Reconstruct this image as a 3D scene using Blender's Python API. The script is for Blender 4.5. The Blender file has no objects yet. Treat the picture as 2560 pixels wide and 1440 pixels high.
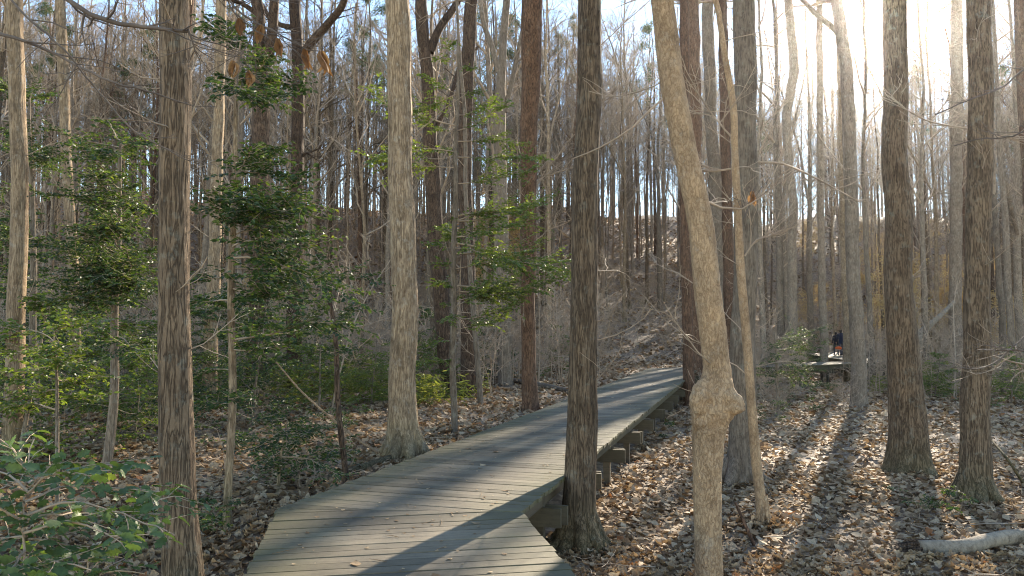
import bpy, math, random
import numpy as np
from mathutils import Vector, Matrix

rng = np.random.default_rng(7)
random.seed(7)
S = bpy.context.scene
COL = S.collection

# ------------------------------------------------------------------ camera
F = 1934.0                       # focal length in pixels of the 2560 px wide photograph
PITCH = math.radians(3.25)
CAM = np.array([0.0, 0.0, 1.6])
cd = bpy.data.cameras.new('camera')
cd.sensor_width = 36.0
cd.lens = 36.0 * F / 2560.0
cd.clip_start = 0.05
cd.clip_end = 2000
cam = bpy.data.objects.new('camera', cd)
cam.location = CAM
cam.rotation_euler = (math.pi / 2 + PITCH, 0, 0)
COL.objects.link(cam)
S.camera = cam

# ------------------------------------------------------------------ sky, sun, exposure
SUN_AZ = math.radians(25.3)      # to the right of the view direction (+Y)
SUN_EL = math.radians(21.3)
w = bpy.data.worlds.new('World')
S.world = w
w.use_nodes = True
nt = w.node_tree
bg = nt.nodes['Background']
sky = nt.nodes.new('ShaderNodeTexSky')
sky.sky_type = 'NISHITA'
sky.sun_disc = False
sky.sun_elevation = SUN_EL
sky.sun_rotation = SUN_AZ
sky.altitude = 0
sky.air_density = 1.0
sky.dust_density = 0.0
sky.ozone_density = 0.8
nt.links.new(sky.outputs['Color'], bg.inputs['Color'])
bg.inputs['Strength'].default_value = 0.125
sd = bpy.data.lights.new('sun', 'SUN')
sd.energy = 5.0
sd.angle = math.radians(0.7)
sd.color = (1.0, 0.86, 0.66)
sun = bpy.data.objects.new('sun', sd)
sdir = Vector((math.sin(SUN_AZ) * math.cos(SUN_EL), math.cos(SUN_AZ) * math.cos(SUN_EL), math.sin(SUN_EL)))
sun.rotation_euler = sdir.to_track_quat('Z', 'Y').to_euler()
sun.location = (20, 40, 30)
COL.objects.link(sun)
S.view_settings.view_transform = 'Standard'
S.view_settings.look = 'None'
S.view_settings.gamma = 1.0
S.view_settings.exposure = 1.7
S.cycles.max_bounces = 8
S.cycles.diffuse_bounces = 4
S.cycles.transmission_bounces = 4
S.cycles.volume_bounces = 1
S.cycles.use_denoising = True
S.cycles.filter_width = 1.1

# ------------------------------------------------------------------ projection helpers
def ray(px, py):
    u = (px - 1280.0) / F
    v = (720.0 - py) / F
    c, s = math.cos(PITCH), math.sin(PITCH)
    return np.array([u, c - v * s, s + v * c])

def at(px, py, Y):
    r = ray(px, py)
    return CAM + r * (Y / r[1])

def onz(px, py, z):
    r = ray(px, py)
    return CAM + r * ((z - CAM[2]) / r[2])

def sstep(a, b, x):
    t = np.clip((np.asarray(x, float) - a) / (b - a), 0, 1)
    return t * t * (3 - 2 * t)

# ------------------------------------------------------------------ terrain
def g(x, y):
    x = np.asarray(x, float); y = np.asarray(y, float)
    s = (x - (0.3 * (y - 7) - 1.03)) / 1.044
    t = sstep(-1.9, 1.3, s)
    z = -0.30 * (1 - t) - 0.82 * t
    z = z - 0.22 * sstep(8.5, 6.0, y) * (1 - t)
    z = z + 0.035 * (np.sin(1.7 * x + 0.9 * y) + np.sin(-1.1 * x + 2.1 * y + 1.0)) * sstep(2, 6, np.abs(s)) 
    z = z + 0.10 * (np.sin(0.37 * x + 0.21 * y + 2) + np.sin(0.29 * y - 0.31 * x)) * sstep(6, 20, np.abs(s))
    z = z - 0.25 * sstep(18, 34, y) * sstep(-2, 6, s)
    y0 = 43 + 15 * sstep(-4, 30, x)
    k = np.clip((y - y0) / 62.0, 0, 1)
    h = (18.3 + 1.8 * sstep(0, 40, x)) * (0.45 * k + 0.55 * k * k * (3 - 2 * k))
    h = h + k * 0.6 * (np.sin(0.11 * x + 1.0) + np.sin(0.23 * x + 0.13 * y)) + k * 1.5 * sstep(-5, -60, x)
    h = h - 0.05 * np.clip(y - y0 - 66, 0, 400)
    return z + h

def gz(x, y):
    return float(g(x, y))

def hit(px, py):
    """the point of the ground seen at a pixel of the photograph"""
    r = ray(px, py)
    t = 2.0
    while t < 300:
        p = CAM + r * t
        if p[2] < gz(p[0], p[1]):
            return p
        t += 0.03
    return CAM + r * 300

# ------------------------------------------------------------------ mesh helpers
def mesh_np(name, V, faces=None, quads=None, tris=None, smooth=True, attrs=None, mats=(), midx=None):
    """faces from numpy arrays of quads / tris"""
    me = bpy.data.meshes.new(name)
    V = np.asarray(V, np.float32)
    loops = []; starts = []; tot = 0
    nq = 0 if quads is None else len(quads)
    nt_ = 0 if tris is None else len(tris)
    me.vertices.add(len(V))
    me.vertices.foreach_set('co', V.ravel())
    arr = []
    if nq: arr.append(np.asarray(quads, np.int32).ravel())
    if nt_: arr.append(np.asarray(tris, np.int32).ravel())
    L = np.concatenate(arr) if arr else np.zeros(0, np.int32)
    me.loops.add(len(L))
    me.loops.foreach_set('vertex_index', L)
    st = np.concatenate([np.arange(nq) * 4, nq * 4 + np.arange(nt_) * 3]).astype(np.int32)
    me.polygons.add(nq + nt_)
    me.polygons.foreach_set('loop_start', st)
    me.polygons.foreach_set('use_smooth', np.full(nq + nt_, smooth, bool))
    if midx is not None:
        me.polygons.foreach_set('material_index', np.asarray(midx, np.int32))
    for k, a in (attrs or {}).items():
        a = np.asarray(a, np.float32)
        if a.ndim == 1:
            at_ = me.attributes.new(k, 'FLOAT', 'POINT'); at_.data.foreach_set('value', a)
        else:
            at_ = me.attributes.new(k, 'FLOAT_VECTOR', 'POINT'); at_.data.foreach_set('vector', a.ravel())
    for m in mats:
        me.materials.append(m)
    me.update(calc_edges=True)
    me.validate()
    return me

def link(name, data, parent=None, loc=None):
    o = bpy.data.objects.new(name, data)
    COL.objects.link(o)
    if parent is not None:
        o.parent = parent
    if loc is not None:
        o.location = loc
    return o

def tag(o, label=None, cat=None, group=None, kind=None):
    if label: o['label'] = label
    if cat: o['category'] = cat
    if group: o['group'] = group
    if kind: o['kind'] = kind
    return o

def thing(name, label, cat, loc, group=None):
    o = link(name, None, None, loc)
    o.empty_display_size = 0.2
    return tag(o, label, cat, group)

class Soup:
    """collects tubes and leaves into one mesh"""
    def __init__(self):
        self.V = []; self.Q = []; self.T = []; self.n = 0; self.tint = []
    def add(self, V, Q=None, T=None, tint=0.5):
        V = np.asarray(V, float)
        self.V.append(V)
        if Q is not None and len(Q): self.Q.append(np.asarray(Q) + self.n)
        if T is not None and len(T): self.T.append(np.asarray(T) + self.n)
        self.tint.append(np.broadcast_to(np.asarray(tint, float), (len(V),)))
        self.n += len(V)
    def tube(self, P, R, sides=5, cap=False, radial=None, tint=0.5):
        P = np.asarray(P, float); R = np.asarray(R, float)
        n = len(P)
        T = np.gradient(P, axis=0)
        T /= np.linalg.norm(T, axis=1)[:, None] + 1e-9
        ref = np.array([1.0, 0, 0]) if abs(T[:, 0]).mean() < 0.75 else np.array([0, 1.0, 0])
        A = np.cross(T, ref); A /= np.linalg.norm(A, axis=1)[:, None] + 1e-9
        B = np.cross(T, A)
        th = np.arange(sides) * (2 * math.pi / sides)
        rad = np.broadcast_to(R[:, None], (n, sides)) if radial is None else R[:, None] * radial
        V = P[:, None, :] + rad[..., None] * (np.cos(th)[None, :, None] * A[:, None, :] + np.sin(th)[None, :, None] * B[:, None, :])
        i = np.arange(n - 1)[:, None] * sides
        j = np.arange(sides)[None, :]
        j2 = (j + 1) % sides
        Q = np.stack([i + j, i + j2, i + sides + j2, i + sides + j], -1).reshape(-1, 4)
        V = V.reshape(-1, 3)
        Tt = None
        if cap:
            V = np.vstack([V, P[:1], P[-1:]])
            a = n * sides
            jj = np.arange(sides)
            t0 = np.stack([np.full(sides, a), (jj + 1) % sides, jj], -1)
            b = (n - 1) * sides
            t1 = np.stack([np.full(sides, a + 1), b + jj, b + (jj + 1) % sides], -1)
            Tt = np.vstack([t0, t1])
        self.add(V, Q, Tt, tint)
    def tubes(self, P, R, sides=3, tint=0.5):
        """many tubes of equal length at once: P (B,n,3), R (B,n)"""
        B, n, _ = P.shape
        T = np.gradient(P, axis=1); T /= np.linalg.norm(T, axis=2, keepdims=True) + 1e-9
        ref = np.where((np.abs(T[:, :, 0]).mean(1) < .75)[:, None, None], np.array([1.0, 0, 0]), np.array([0, 1.0, 0]))
        A = np.cross(T, np.broadcast_to(ref, T.shape)); A /= np.linalg.norm(A, axis=2, keepdims=True) + 1e-9
        Bn = np.cross(T, A)
        th = np.arange(sides) * (2 * math.pi / sides)
        V = P[:, :, None, :] + R[:, :, None, None] * (np.cos(th)[:, None] * A[:, :, None, :] + np.sin(th)[:, None] * Bn[:, :, None, :])
        i = np.arange(n - 1)[:, None] * sides; j = np.arange(sides)[None, :]; j2 = (j + 1) % sides
        Q = np.stack([i + j, i + j2, i + sides + j2, i + sides + j], -1).reshape(-1, 4)
        Q = (Q[None] + (np.arange(B) * n * sides)[:, None, None]).reshape(-1, 4)
        self.add(V.reshape(-1, 3), Q, None, tint)
    def leaves(self, tv, tq, tt, P, X, Y, Z, sc, tint):
        """copies of a template leaf: local x,y,z axes X,Y,Z (N,3), scale sc"""
        N = len(P); k = len(tv)
        V = P[:, None, :] + sc[:, None, None] * (tv[None, :, 0:1] * X[:, None, :] + tv[None, :, 1:2] * Y[:, None, :] + tv[None, :, 2:3] * Z[:, None, :])
        off = (np.arange(N) * k)[:, None, None]
        Q = (np.asarray(tq)[None] + off).reshape(-1, 4) if tq is not None and len(tq) else None
        T = (np.asarray(tt)[None] + off).reshape(-1, 3) if tt is not None and len(tt) else None
        self.add(V.reshape(-1, 3), Q, T, np.repeat(tint, k))
    def mesh(self, name, mats, smooth=True):
        V = np.vstack(self.V)
        Q = np.vstack(self.Q) if self.Q else None
        T = np.vstack(self.T) if self.T else None
        return mesh_np(name, V, quads=Q, tris=T, smooth=smooth, attrs={'tint': np.concatenate(self.tint)}, mats=mats)

def catmull(P, step):
    """smooth resampling of control points (any columns), step in metres along the first three"""
    P = np.asarray(P, float)
    if len(P) == 2:
        n = max(2, int(np.linalg.norm(P[1, :3] - P[0, :3]) / step) + 1)
        t = np.linspace(0, 1, n)[:, None]
        return P[0] * (1 - t) + P[1] * t
    E = np.vstack([2 * P[0] - P[1], P, 2 * P[-1] - P[-2]])
    out = []
    for i in range(1, len(E) - 2):
        p0, p1, p2, p3 = E[i - 1], E[i], E[i + 1], E[i + 2]
        n = max(1, int(np.linalg.norm(p2[:3] - p1[:3]) / step))
        t = (np.arange(n) / n)[:, None]
        out.append(0.5 * ((2 * p1) + (-p0 + p2) * t + (2 * p0 - 5 * p1 + 4 * p2 - p3) * t * t + (-p0 + 3 * p1 - 3 * p2 + p3) * t ** 3))
    out.append(P[-1:])
    return np.vstack(out)

def unit(v):
    v = np.asarray(v, float)
    return v / (np.linalg.norm(v) + 1e-9)

def unitN(v):
    return v / (np.linalg.norm(v, axis=-1, keepdims=True) + 1e-9)

# ------------------------------------------------------------------ materials
def new_mat(name):
    m = bpy.data.materials.new(name); m.use_nodes = True
    n = m.node_tree; n.nodes.clear()
    out = n.nodes.new('ShaderNodeOutputMaterial')
    return m, n, out

def N(n, t, **kw):
    x = n.nodes.new(t)
    for k, v in kw.items():
        setattr(x, k, v)
    return x

def ramp(n, stops, interp='LINEAR'):
    r = N(n, 'ShaderNodeValToRGB')
    e = r.color_ramp.elements
    r.color_ramp.interpolation = interp
    while len(e) < len(stops): e.new(0.5)
    for el, (p, c) in zip(e, stops):
        el.position = p; el.color = tuple(c) + (1,)
    return r

def noise(n, vec, scale, detail=4, rough=0.6, dist=0.0):
    x = N(n, 'ShaderNodeTexNoise'); x.inputs['Scale'].default_value = scale
    x.inputs['Detail'].default_value = detail; x.inputs['Roughness'].default_value = rough
    x.inputs['Distortion'].default_value = dist
    if vec is not None: n.links.new(vec, x.inputs['Vector'])
    return x

def mixc(n, f, a, b, blend='MIX'):
    x = N(n, 'ShaderNodeMix', data_type='RGBA', blend_type=blend)
    if isinstance(f, (int, float)): x.inputs[0].default_value = f
    else: n.links.new(f, x.inputs[0])
    for k, v in ((6, a), (7, b)):
        if isinstance(v, tuple): x.inputs[k].default_value = v + (1,)
        else: n.links.new(v, x.inputs[k])
    return x.outputs[2]

def math_(n, op, a, b=None, clamp=False):
    x = N(n, 'ShaderNodeMath', operation=op, use_clamp=clamp)
    for k, v in ((0, a), (1, b)):
        if v is None: continue
        if isinstance(v, (int, float)): x.inputs[k].default_value = v
        else: n.links.new(v, x.inputs[k])
    return x.outputs[0]

def bark_mat(name, light, mid, dark, scale=34, stretch=0.12, bump=0.6, fiss=0.55, lichen=(0.32, 0.34, 0.28), lich_amt=0.25, moss=0.0, mottle=0.6):
    m, n, out = new_mat(name)
    tc = N(n, 'ShaderNodeTexCoord')
    oi = N(n, 'ShaderNodeObjectInfo')
    off = N(n, 'ShaderNodeVectorMath', operation='ADD')
    n.links.new(tc.outputs['Object'], off.inputs[0])
    rv = math_(n, 'MULTIPLY', oi.outputs['Random'], 37.0)
    n.links.new(rv, off.inputs[1])
    mp = N(n, 'ShaderNodeMapping'); mp.inputs['Scale'].default_value = (1, 1, stretch)
    n.links.new(off.outputs[0], mp.inputs['Vector'])
    fn = noise(n, mp.outputs[0], scale * 0.62, 3, 0.55, 0.6)
    fo_ = math_(n, 'ABSOLUTE', math_(n, 'SUBTRACT', fn.outputs['Fac'], 0.5))
    ridge = N(n, 'ShaderNodeMapRange'); ridge.inputs[1].default_value = 0.0; ridge.inputs[2].default_value = 0.075
    n.links.new(fo_, ridge.inputs[0])
    fine = noise(n, mp.outputs[0], scale * 3.2, 5, 0.7)
    patch = noise(n, off.outputs[0], 3.1, 5, 0.62)
    big = noise(n, off.outputs[0], 0.9, 3, 0.5)
    c1 = ramp(n, [(0.22, tuple(d_ * .5 + m_ * .5 for d_, m_ in zip(dark, mid))), (0.45, mid), (0.75, light)])
    n.links.new(fine.outputs['Fac'], c1.inputs['Fac'])
    fz = math_(n, 'MULTIPLY', math_(n, 'SUBTRACT', 1.0, ridge.outputs[0]), fiss * 1.45, clamp=True)
    c1m = mixc(n, fz, c1.outputs['Color'], dark)
    # larger tone patches, paler and darker areas
    pr = ramp(n, [(0.3, (0.72, 0.7, 0.68)), (0.5, (1, 1, 1)), (0.75, (1.18, 1.15, 1.1))])
    n.links.new(patch.outputs['Fac'], pr.inputs['Fac'])
    c2 = mixc(n, 1.0, c1m, pr.outputs['Color'], 'MULTIPLY')
    m2 = N(n, 'ShaderNodeMapping'); m2.inputs['Scale'].default_value = (1, 1, .45)
    n.links.new(off.outputs[0], m2.inputs['Vector'])
    mot = noise(n, m2.outputs[0], 15, 5, 0.7, 0.4)
    mr2 = ramp(n, [(0.32, (0.62, 0.58, 0.54)), (0.5, (1, 1, 1)), (0.68, (1.3, 1.28, 1.24))])
    n.links.new(mot.outputs['Fac'], mr2.inputs['Fac'])
    c2 = mixc(n, mottle, c2, mr2.outputs['Color'], 'MULTIPLY')
    lm = ramp(n, [(0.55, (0, 0, 0)), (0.66, (1, 1, 1))])
    ln = noise(n, off.outputs[0], 7.0, 6, 0.75)
    n.links.new(ln.outputs['Fac'], lm.inputs['Fac'])
    c3 = mixc(n, math_(n, 'MULTIPLY', lm.outputs['Color'], lich_amt), c2, lichen)
    if moss > 0:
        sx = N(n, 'ShaderNodeSeparateXYZ'); n.links.new(tc.outputs['Object'], sx.inputs[0])
        mr = N(n, 'ShaderNodeMapRange'); mr.inputs[1].default_value = 0.75; mr.inputs[2].default_value = 0.0
        n.links.new(sx.outputs[2], mr.inputs[0])
        mf = math_(n, 'MULTIPLY', math_(n, 'MULTIPLY', mr.outputs[0], moss), math_(n, 'MULTIPLY', patch.outputs['Fac'], 2.0), clamp=True)
        c3 = mixc(n, mf, c3, (0.10, 0.12, 0.04))
    rc = N(n, 'ShaderNodeMapRange'); rc.inputs[3].default_value = 0.82; rc.inputs[4].default_value = 1.2
    n.links.new(oi.outputs['Random'], rc.inputs[0])
    c4 = mixc(n, 1.0, c3, (1.0, 1.0, 1.0), 'MULTIPLY')
    hs = N(n, 'ShaderNodeHueSaturation'); n.links.new(c4, hs.inputs['Color']); n.links.new(rc.outputs[0], hs.inputs['Value'])
    bs = N(n, 'ShaderNodeBsdfPrincipled')
    n.links.new(hs.outputs['Color'], bs.inputs['Base Color'])
    bs.inputs['Roughness'].default_value = 0.85
    bs.inputs['Specular IOR Level'].default_value = 0.25
    bh = math_(n, 'ADD', math_(n, 'MULTIPLY', ridge.outputs[0], fiss), math_(n, 'MULTIPLY', fine.outputs['Fac'], 0.5))
    bh = math_(n, 'ADD', bh, math_(n, 'MULTIPLY', patch.outputs['Fac'], 0.6))
    bp = N(n, 'ShaderNodeBump'); bp.inputs['Strength'].default_value = bump; bp.inputs['Distance'].default_value = 0.02
    n.links.new(bh, bp.inputs['Height'])
    n.links.new(bp.outputs[0], bs.inputs['Normal'])
    n.links.new(bs.outputs[0], out.inputs['Surface'])
    return m

def leaf_mat(name, stops, rough=0.45, trans=0.35, spec=0.5, tboost=(1.1, 1.15, 0.6)):
    m, n, out = new_mat(name)
    a = N(n, 'ShaderNodeAttribute'); a.attribute_name = 'tint'
    r = ramp(n, stops)
    n.links.new(a.outputs['Fac'], r.inputs['Fac'])
    geo = N(n, 'ShaderNodeNewGeometry')
    nz = noise(n, geo.outputs['Position'], 40, 3, 0.6)
    pr = ramp(n, [(0.3, (0.7, 0.7, 0.7)), (0.7, (1.2, 1.2, 1.2))])
    n.links.new(nz.outputs['Fac'], pr.inputs['Fac'])
    c = mixc(n, 1.0, r.outputs['Color'], pr.outputs['Color'], 'MULTIPLY')
    bs = N(n, 'ShaderNodeBsdfPrincipled')
    n.links.new(c, bs.inputs['Base Color'])
    bs.inputs['Roughness'].default_value = rough
    bs.inputs['Specular IOR Level'].default_value = spec
    tr = N(n, 'ShaderNodeBsdfTranslucent')
    tcol = mixc(n, 1.0, c, tboost, 'MULTIPLY')
    n.links.new(tcol, tr.inputs['Color'])
    mx = N(n, 'ShaderNodeMixShader'); mx.inputs[0].default_value = trans
    n.links.new(bs.outputs[0], mx.inputs[1]); n.links.new(tr.outputs[0], mx.inputs[2])
    n.links.new(mx.outputs[0], out.inputs['Surface'])
    return m

def plain_mat(name, col, rough=0.8, nscale=20, var=0.3, bump=0.2, spec=0.3):
    m, n, out = new_mat(name)
    tc = N(n, 'ShaderNodeTexCoord')
    nz = noise(n, tc.outputs['Object'], nscale, 5, 0.65)
    lo = tuple(c * (1 - var) for c in col); hi = tuple(min(1, c * (1 + var)) for c in col)
    r = ramp(n, [(0.3, lo), (0.7, hi)])
    n.links.new(nz.outputs['Fac'], r.inputs['Fac'])
    bs = N(n, 'ShaderNodeBsdfPrincipled')
    n.links.new(r.outputs['Color'], bs.inputs['Base Color'])
    bs.inputs['Roughness'].default_value = rough
    bs.inputs['Specular IOR Level'].default_value = spec
    bp = N(n, 'ShaderNodeBump'); bp.inputs['Strength'].default_value = bump; bp.inputs['Distance'].default_value = 0.01
    n.links.new(nz.outputs['Fac'], bp.inputs['Height']); n.links.new(bp.outputs[0], bs.inputs['Normal'])
    n.links.new(bs.outputs[0], out.inputs['Surface'])
    return m

M = {}
M['brown'] = bark_mat('bark_brown', (0.267, 0.197, 0.126), (0.179, 0.122, 0.076), (0.049, 0.032, 0.020), scale=54, stretch=0.1, bump=0.9, fiss=0.62, moss=0.3)
M['red'] = bark_mat('bark_redbrown', (0.269, 0.161, 0.100), (0.176, 0.099, 0.060), (0.053, 0.029, 0.018), scale=50, stretch=0.1, bump=0.9, fiss=0.62, lich_amt=0.12)
M['pale'] = bark_mat('bark_pale', (0.466, 0.350, 0.229), (0.358, 0.258, 0.162), (0.158, 0.102, 0.061), scale=66, stretch=0.08, bump=0.8, fiss=0.55, moss=0.35, lich_amt=0.35, lichen=(0.55, 0.5, 0.41), mottle=1)
M['tan'] = bark_mat('bark_tan', (0.580, 0.406, 0.250), (0.455, 0.305, 0.176), (0.193, 0.111, 0.059), scale=62, stretch=0.4, bump=0.9, fiss=0.36, lich_amt=0.3, lichen=(0.56, 0.5, 0.4), mottle=0.6)
M['grey'] = bark_mat('bark_grey', (0.35, 0.285, 0.215), (0.245, 0.188, 0.137), (0.092, 0.066, 0.046), scale=52, stretch=0.09, bump=0.7, fiss=0.5, lich_amt=0.3, lichen=(0.4, 0.4, 0.32))
M['dark'] = bark_mat('bark_dark', (0.195, 0.128, 0.085), (0.121, 0.077, 0.050), (0.035, 0.021, 0.014), scale=44, stretch=0.16, bump=1.0, fiss=0.65, lich_amt=0.12)
M['twig'] = plain_mat('twig_bark', (0.37, 0.275, 0.19), 0.7, 6, 0.35, 0.1)
M['twig_dark'] = plain_mat('twig_dark', (0.13, 0.10, 0.08), 0.8, 6, 0.35, 0.1)
M['litter'] = leaf_mat('leaf_litter', [(0.0, (0.10, 0.06, 0.032)), (0.22, (0.225, 0.145, 0.08)), (0.5, (0.385, 0.265, 0.155)), (0.75, (0.49, 0.36, 0.222)), (0.92, (0.56, 0.44, 0.295)), (1.0, (0.36, 0.16, 0.065))], rough=0.72, trans=0.2, spec=0.18, tboost=(1.0, 0.93, 0.78))
M['holly'] = leaf_mat('holly_leaf', [(0.0, (0.022, 0.042, 0.02)), (0.45, (0.048, 0.08, 0.03)), (0.8, (0.095, 0.135, 0.04)), (1.0, (0.22, 0.24, 0.06))], rough=0.5, trans=0.35, spec=0.4, tboost=(2.0, 2.0, 0.6))
M['holly_near'] = leaf_mat('holly_leaf_near', [(0.0, (0.055, 0.095, 0.036)), (0.6, (0.10, 0.15, 0.052)), (0.9, (0.14, 0.185, 0.055)), (1.0, (0.24, 0.27, 0.07))], rough=0.45, trans=0.28, spec=0.35, tboost=(1.8, 1.8, 0.6))
M['holly_light'] = leaf_mat('holly_leaf_light', [(0.0, (0.07, 0.11, 0.03)), (0.6, (0.13, 0.175, 0.045)), (1.0, (0.25, 0.27, 0.07))], rough=0.42, trans=0.42, spec=0.5, tboost=(1.7, 1.7, 0.5))
M['cane'] = leaf_mat('cane_leaf', [(0.0, (0.12, 0.15, 0.04)), (0.6, (0.24, 0.26, 0.07)), (1.0, (0.38, 0.34, 0.12))], rough=0.5, trans=0.4, spec=0.3, tboost=(1.3, 1.3, 0.6))
M['needle'] = leaf_mat('pine_needle', [(0.0, (0.06, 0.09, 0.035)), (1.0, (0.14, 0.17, 0.07))], rough=0.5, trans=0.3, spec=0.3)
M['drybeech'] = leaf_mat('dry_hanging_leaf', [(0.0, (0.22, 0.105, 0.045)), (0.3, (0.34, 0.185, 0.085)), (0.6, (0.55, 0.38, 0.18)), (1.0, (0.68, 0.55, 0.3))], rough=0.55, trans=0.45, spec=0.25, tboost=(1.15, 1.1, 0.8))

def ground_mat():
    m, n, out = new_mat('forest_floor')
    geo = N(n, 'ShaderNodeNewGeometry')
    a = noise(n, geo.outputs['Position'], 9, 6, 0.7)
    vo = N(n, 'ShaderNodeTexVoronoi'); vo.inputs['Scale'].default_value = 11
    n.links.new(geo.outputs['Position'], vo.inputs['Vector'])
    r = ramp(n, [(0.0, (0.08, 0.05, 0.03)), (0.4, (0.20, 0.135, 0.085)), (0.8, (0.36, 0.265, 0.175)), (1.0, (0.46, 0.36, 0.25))])
    sp = N(n, 'ShaderNodeSeparateColor'); n.links.new(vo.outputs['Color'], sp.inputs[0])
    f = math_(n, 'ADD', math_(n, 'MULTIPLY', sp.outputs[0], 0.75), math_(n, 'MULTIPLY', a.outputs['Fac'], 0.3), clamp=True)
    n.links.new(f, r.inputs['Fac'])
    bs = N(n, 'ShaderNodeBsdfPrincipled')
    n.links.new(r.outputs['Color'], bs.inputs['Base Color'])
    bs.inputs['Roughness'].default_value = 0.8
    bp = N(n, 'ShaderNodeBump'); bp.inputs['Strength'].default_value = 0.9; bp.inputs['Distance'].default_value = 0.05
    n.links.new(f, bp.inputs['Height']); n.links.new(bp.outputs[0], bs.inputs['Normal'])
    n.links.new(bs.outputs[0], out.inputs['Surface'])
    return m

def deck_mat(name, base, green, dark=1.0):
    """weathered timber: grain along the board, tone per board, algae towards the board ends"""
    m, n, out = new_mat(name)
    a = N(n, 'ShaderNodeAttribute'); a.attribute_name = 'grain'
    oi = N(n, 'ShaderNodeObjectInfo')
    sx = N(n, 'ShaderNodeSeparateXYZ'); n.links.new(a.outputs['Vector'], sx.inputs[0])
    mp = N(n, 'ShaderNodeMapping'); mp.inputs['Scale'].default_value = (1.2, 22, 22)
    n.links.new(a.outputs['Vector'], mp.inputs['Vector'])
    ad = N(n, 'ShaderNodeVectorMath', operation='ADD')
    n.links.new(mp.outputs[0], ad.inputs[0])
    n.links.new(math_(n, 'MULTIPLY', oi.outputs['Random'], 50.0), ad.inputs[1])
    gr = noise(n, ad.outputs[0], 2.0, 6, 0.7)
    blot = noise(n, a.outputs['Vector'], 1.6, 5, 0.65)
    spots = noise(n, a.outputs['Vector'], 26, 4, 0.7)
    r = ramp(n, [(0.25, tuple(c * 0.55 for c in base)), (0.5, base), (0.75, tuple(c * 1.4 for c in base))])
    n.links.new(gr.outputs['Fac'], r.inputs['Fac'])
    rv = N(n, 'ShaderNodeMapRange'); rv.inputs[3].default_value = 0.58; rv.inputs[4].default_value = 1.36
    n.links.new(oi.outputs['Random'], rv.inputs[0])
    hs = N(n, 'ShaderNodeHueSaturation'); n.links.new(r.outputs['Color'], hs.inputs['Color']); n.links.new(rv.outputs[0], hs.inputs['Value'])
    # algae and damp: more of it at the outer ends of the boards
    ab = math_(n, 'ABSOLUTE', sx.outputs[0])
    er = N(n, 'ShaderNodeMapRange'); er.inputs[1].default_value = 0.35; er.inputs[2].default_value = 1.1
    n.links.new(ab, er.inputs[0])
    gf = math_(n, 'MULTIPLY', math_(n, 'ADD', math_(n, 'MULTIPLY', er.outputs[0], 0.9), 0.18), math_(n, 'MULTIPLY', blot.outputs['Fac'], 1.5), clamp=True)
    c = mixc(n, gf, hs.outputs['Color'], green)
    pr = ramp(n, [(0.3, (0.6, 0.6, 0.6)), (0.55, (1.05, 1.05, 1.05)), (0.75, (1.25, 1.25, 1.25))])
    n.links.new(blot.outputs['Fac'], pr.inputs['Fac'])
    c = mixc(n, 0.8, c, pr.outputs['Color'], 'MULTIPLY')
    sr = ramp(n, [(0.3, (0.7, 0.7, 0.7)), (0.5, (1, 1, 1))])
    n.links.new(spots.outputs['Fac'], sr.inputs['Fac'])
    c = mixc(n, 0.7, c, sr.outputs['Color'], 'MULTIPLY')
    bs = N(n, 'ShaderNodeBsdfPrincipled')
    n.links.new(c, bs.inputs['Base Color'])
    rr = N(n, 'ShaderNodeMapRange'); rr.inputs[3].default_value = 0.5; rr.inputs[4].default_value = 0.8
    n.links.new(gr.outputs['Fac'], rr.inputs[0]); n.links.new(rr.outputs[0], bs.inputs['Roughness'])
    bs.inputs['Specular IOR Level'].default_value = 0.35
    bp = N(n, 'ShaderNodeBump'); bp.inputs['Strength'].default_value = 0.35; bp.inputs['Distance'].default_value = 0.006
    n.links.new(gr.outputs['Fac'], bp.inputs['Height']); n.links.new(bp.outputs[0], bs.inputs['Normal'])
    n.links.new(bs.outputs[0], out.inputs['Surface'])
    return m
M['ground'] = ground_mat()
M['deck'] = deck_mat('weathered_deck', (0.178, 0.146, 0.104), (0.108, 0.10, 0.042))
M['beam'] = deck_mat('weathered_beam', (0.125, 0.098, 0.066), (0.095, 0.082, 0.042))

# ------------------------------------------------------------------ ground sheet
def axis(lo, hi, fine_lo, fine_hi, step, grow):
    a = list(np.arange(fine_lo, fine_hi, step))
    s = step; x = fine_hi
    while x < hi:
        a.append(x); s *= grow; x += s
    a.append(hi)
    s = step * grow; x = fine_lo - s; b = []
    while x > lo:
        b.append(x); s *= grow; x -= s
    b.append(lo)
    return np.array(b[::-1] + a)
gx = axis(-170, 170, -14, 18, 0.22, 1.06)
gy = axis(-25, 260, 2, 30, 0.22, 1.03)
XX, YY = np.meshgrid(gx, gy)
ZZ = g(XX, YY) + 0.02 * np.sin(XX * 7.1 + YY * 3.3) * np.sin(YY * 6.2 - XX * 2.1)
nx, ny = len(gx), len(gy)
ii = np.arange(nx - 1)[None, :]; jj = np.arange(ny - 1)[:, None] * nx
Q = np.stack([jj + ii, jj + ii + 1, jj + nx + ii + 1, jj + nx + ii], -1).reshape(-1, 4)
ground = link('ground', mesh_np('ground', np.stack([XX, YY, ZZ], -1).reshape(-1, 3), quads=Q, mats=[M['ground']]))
tag(ground, kind='structure')

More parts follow.
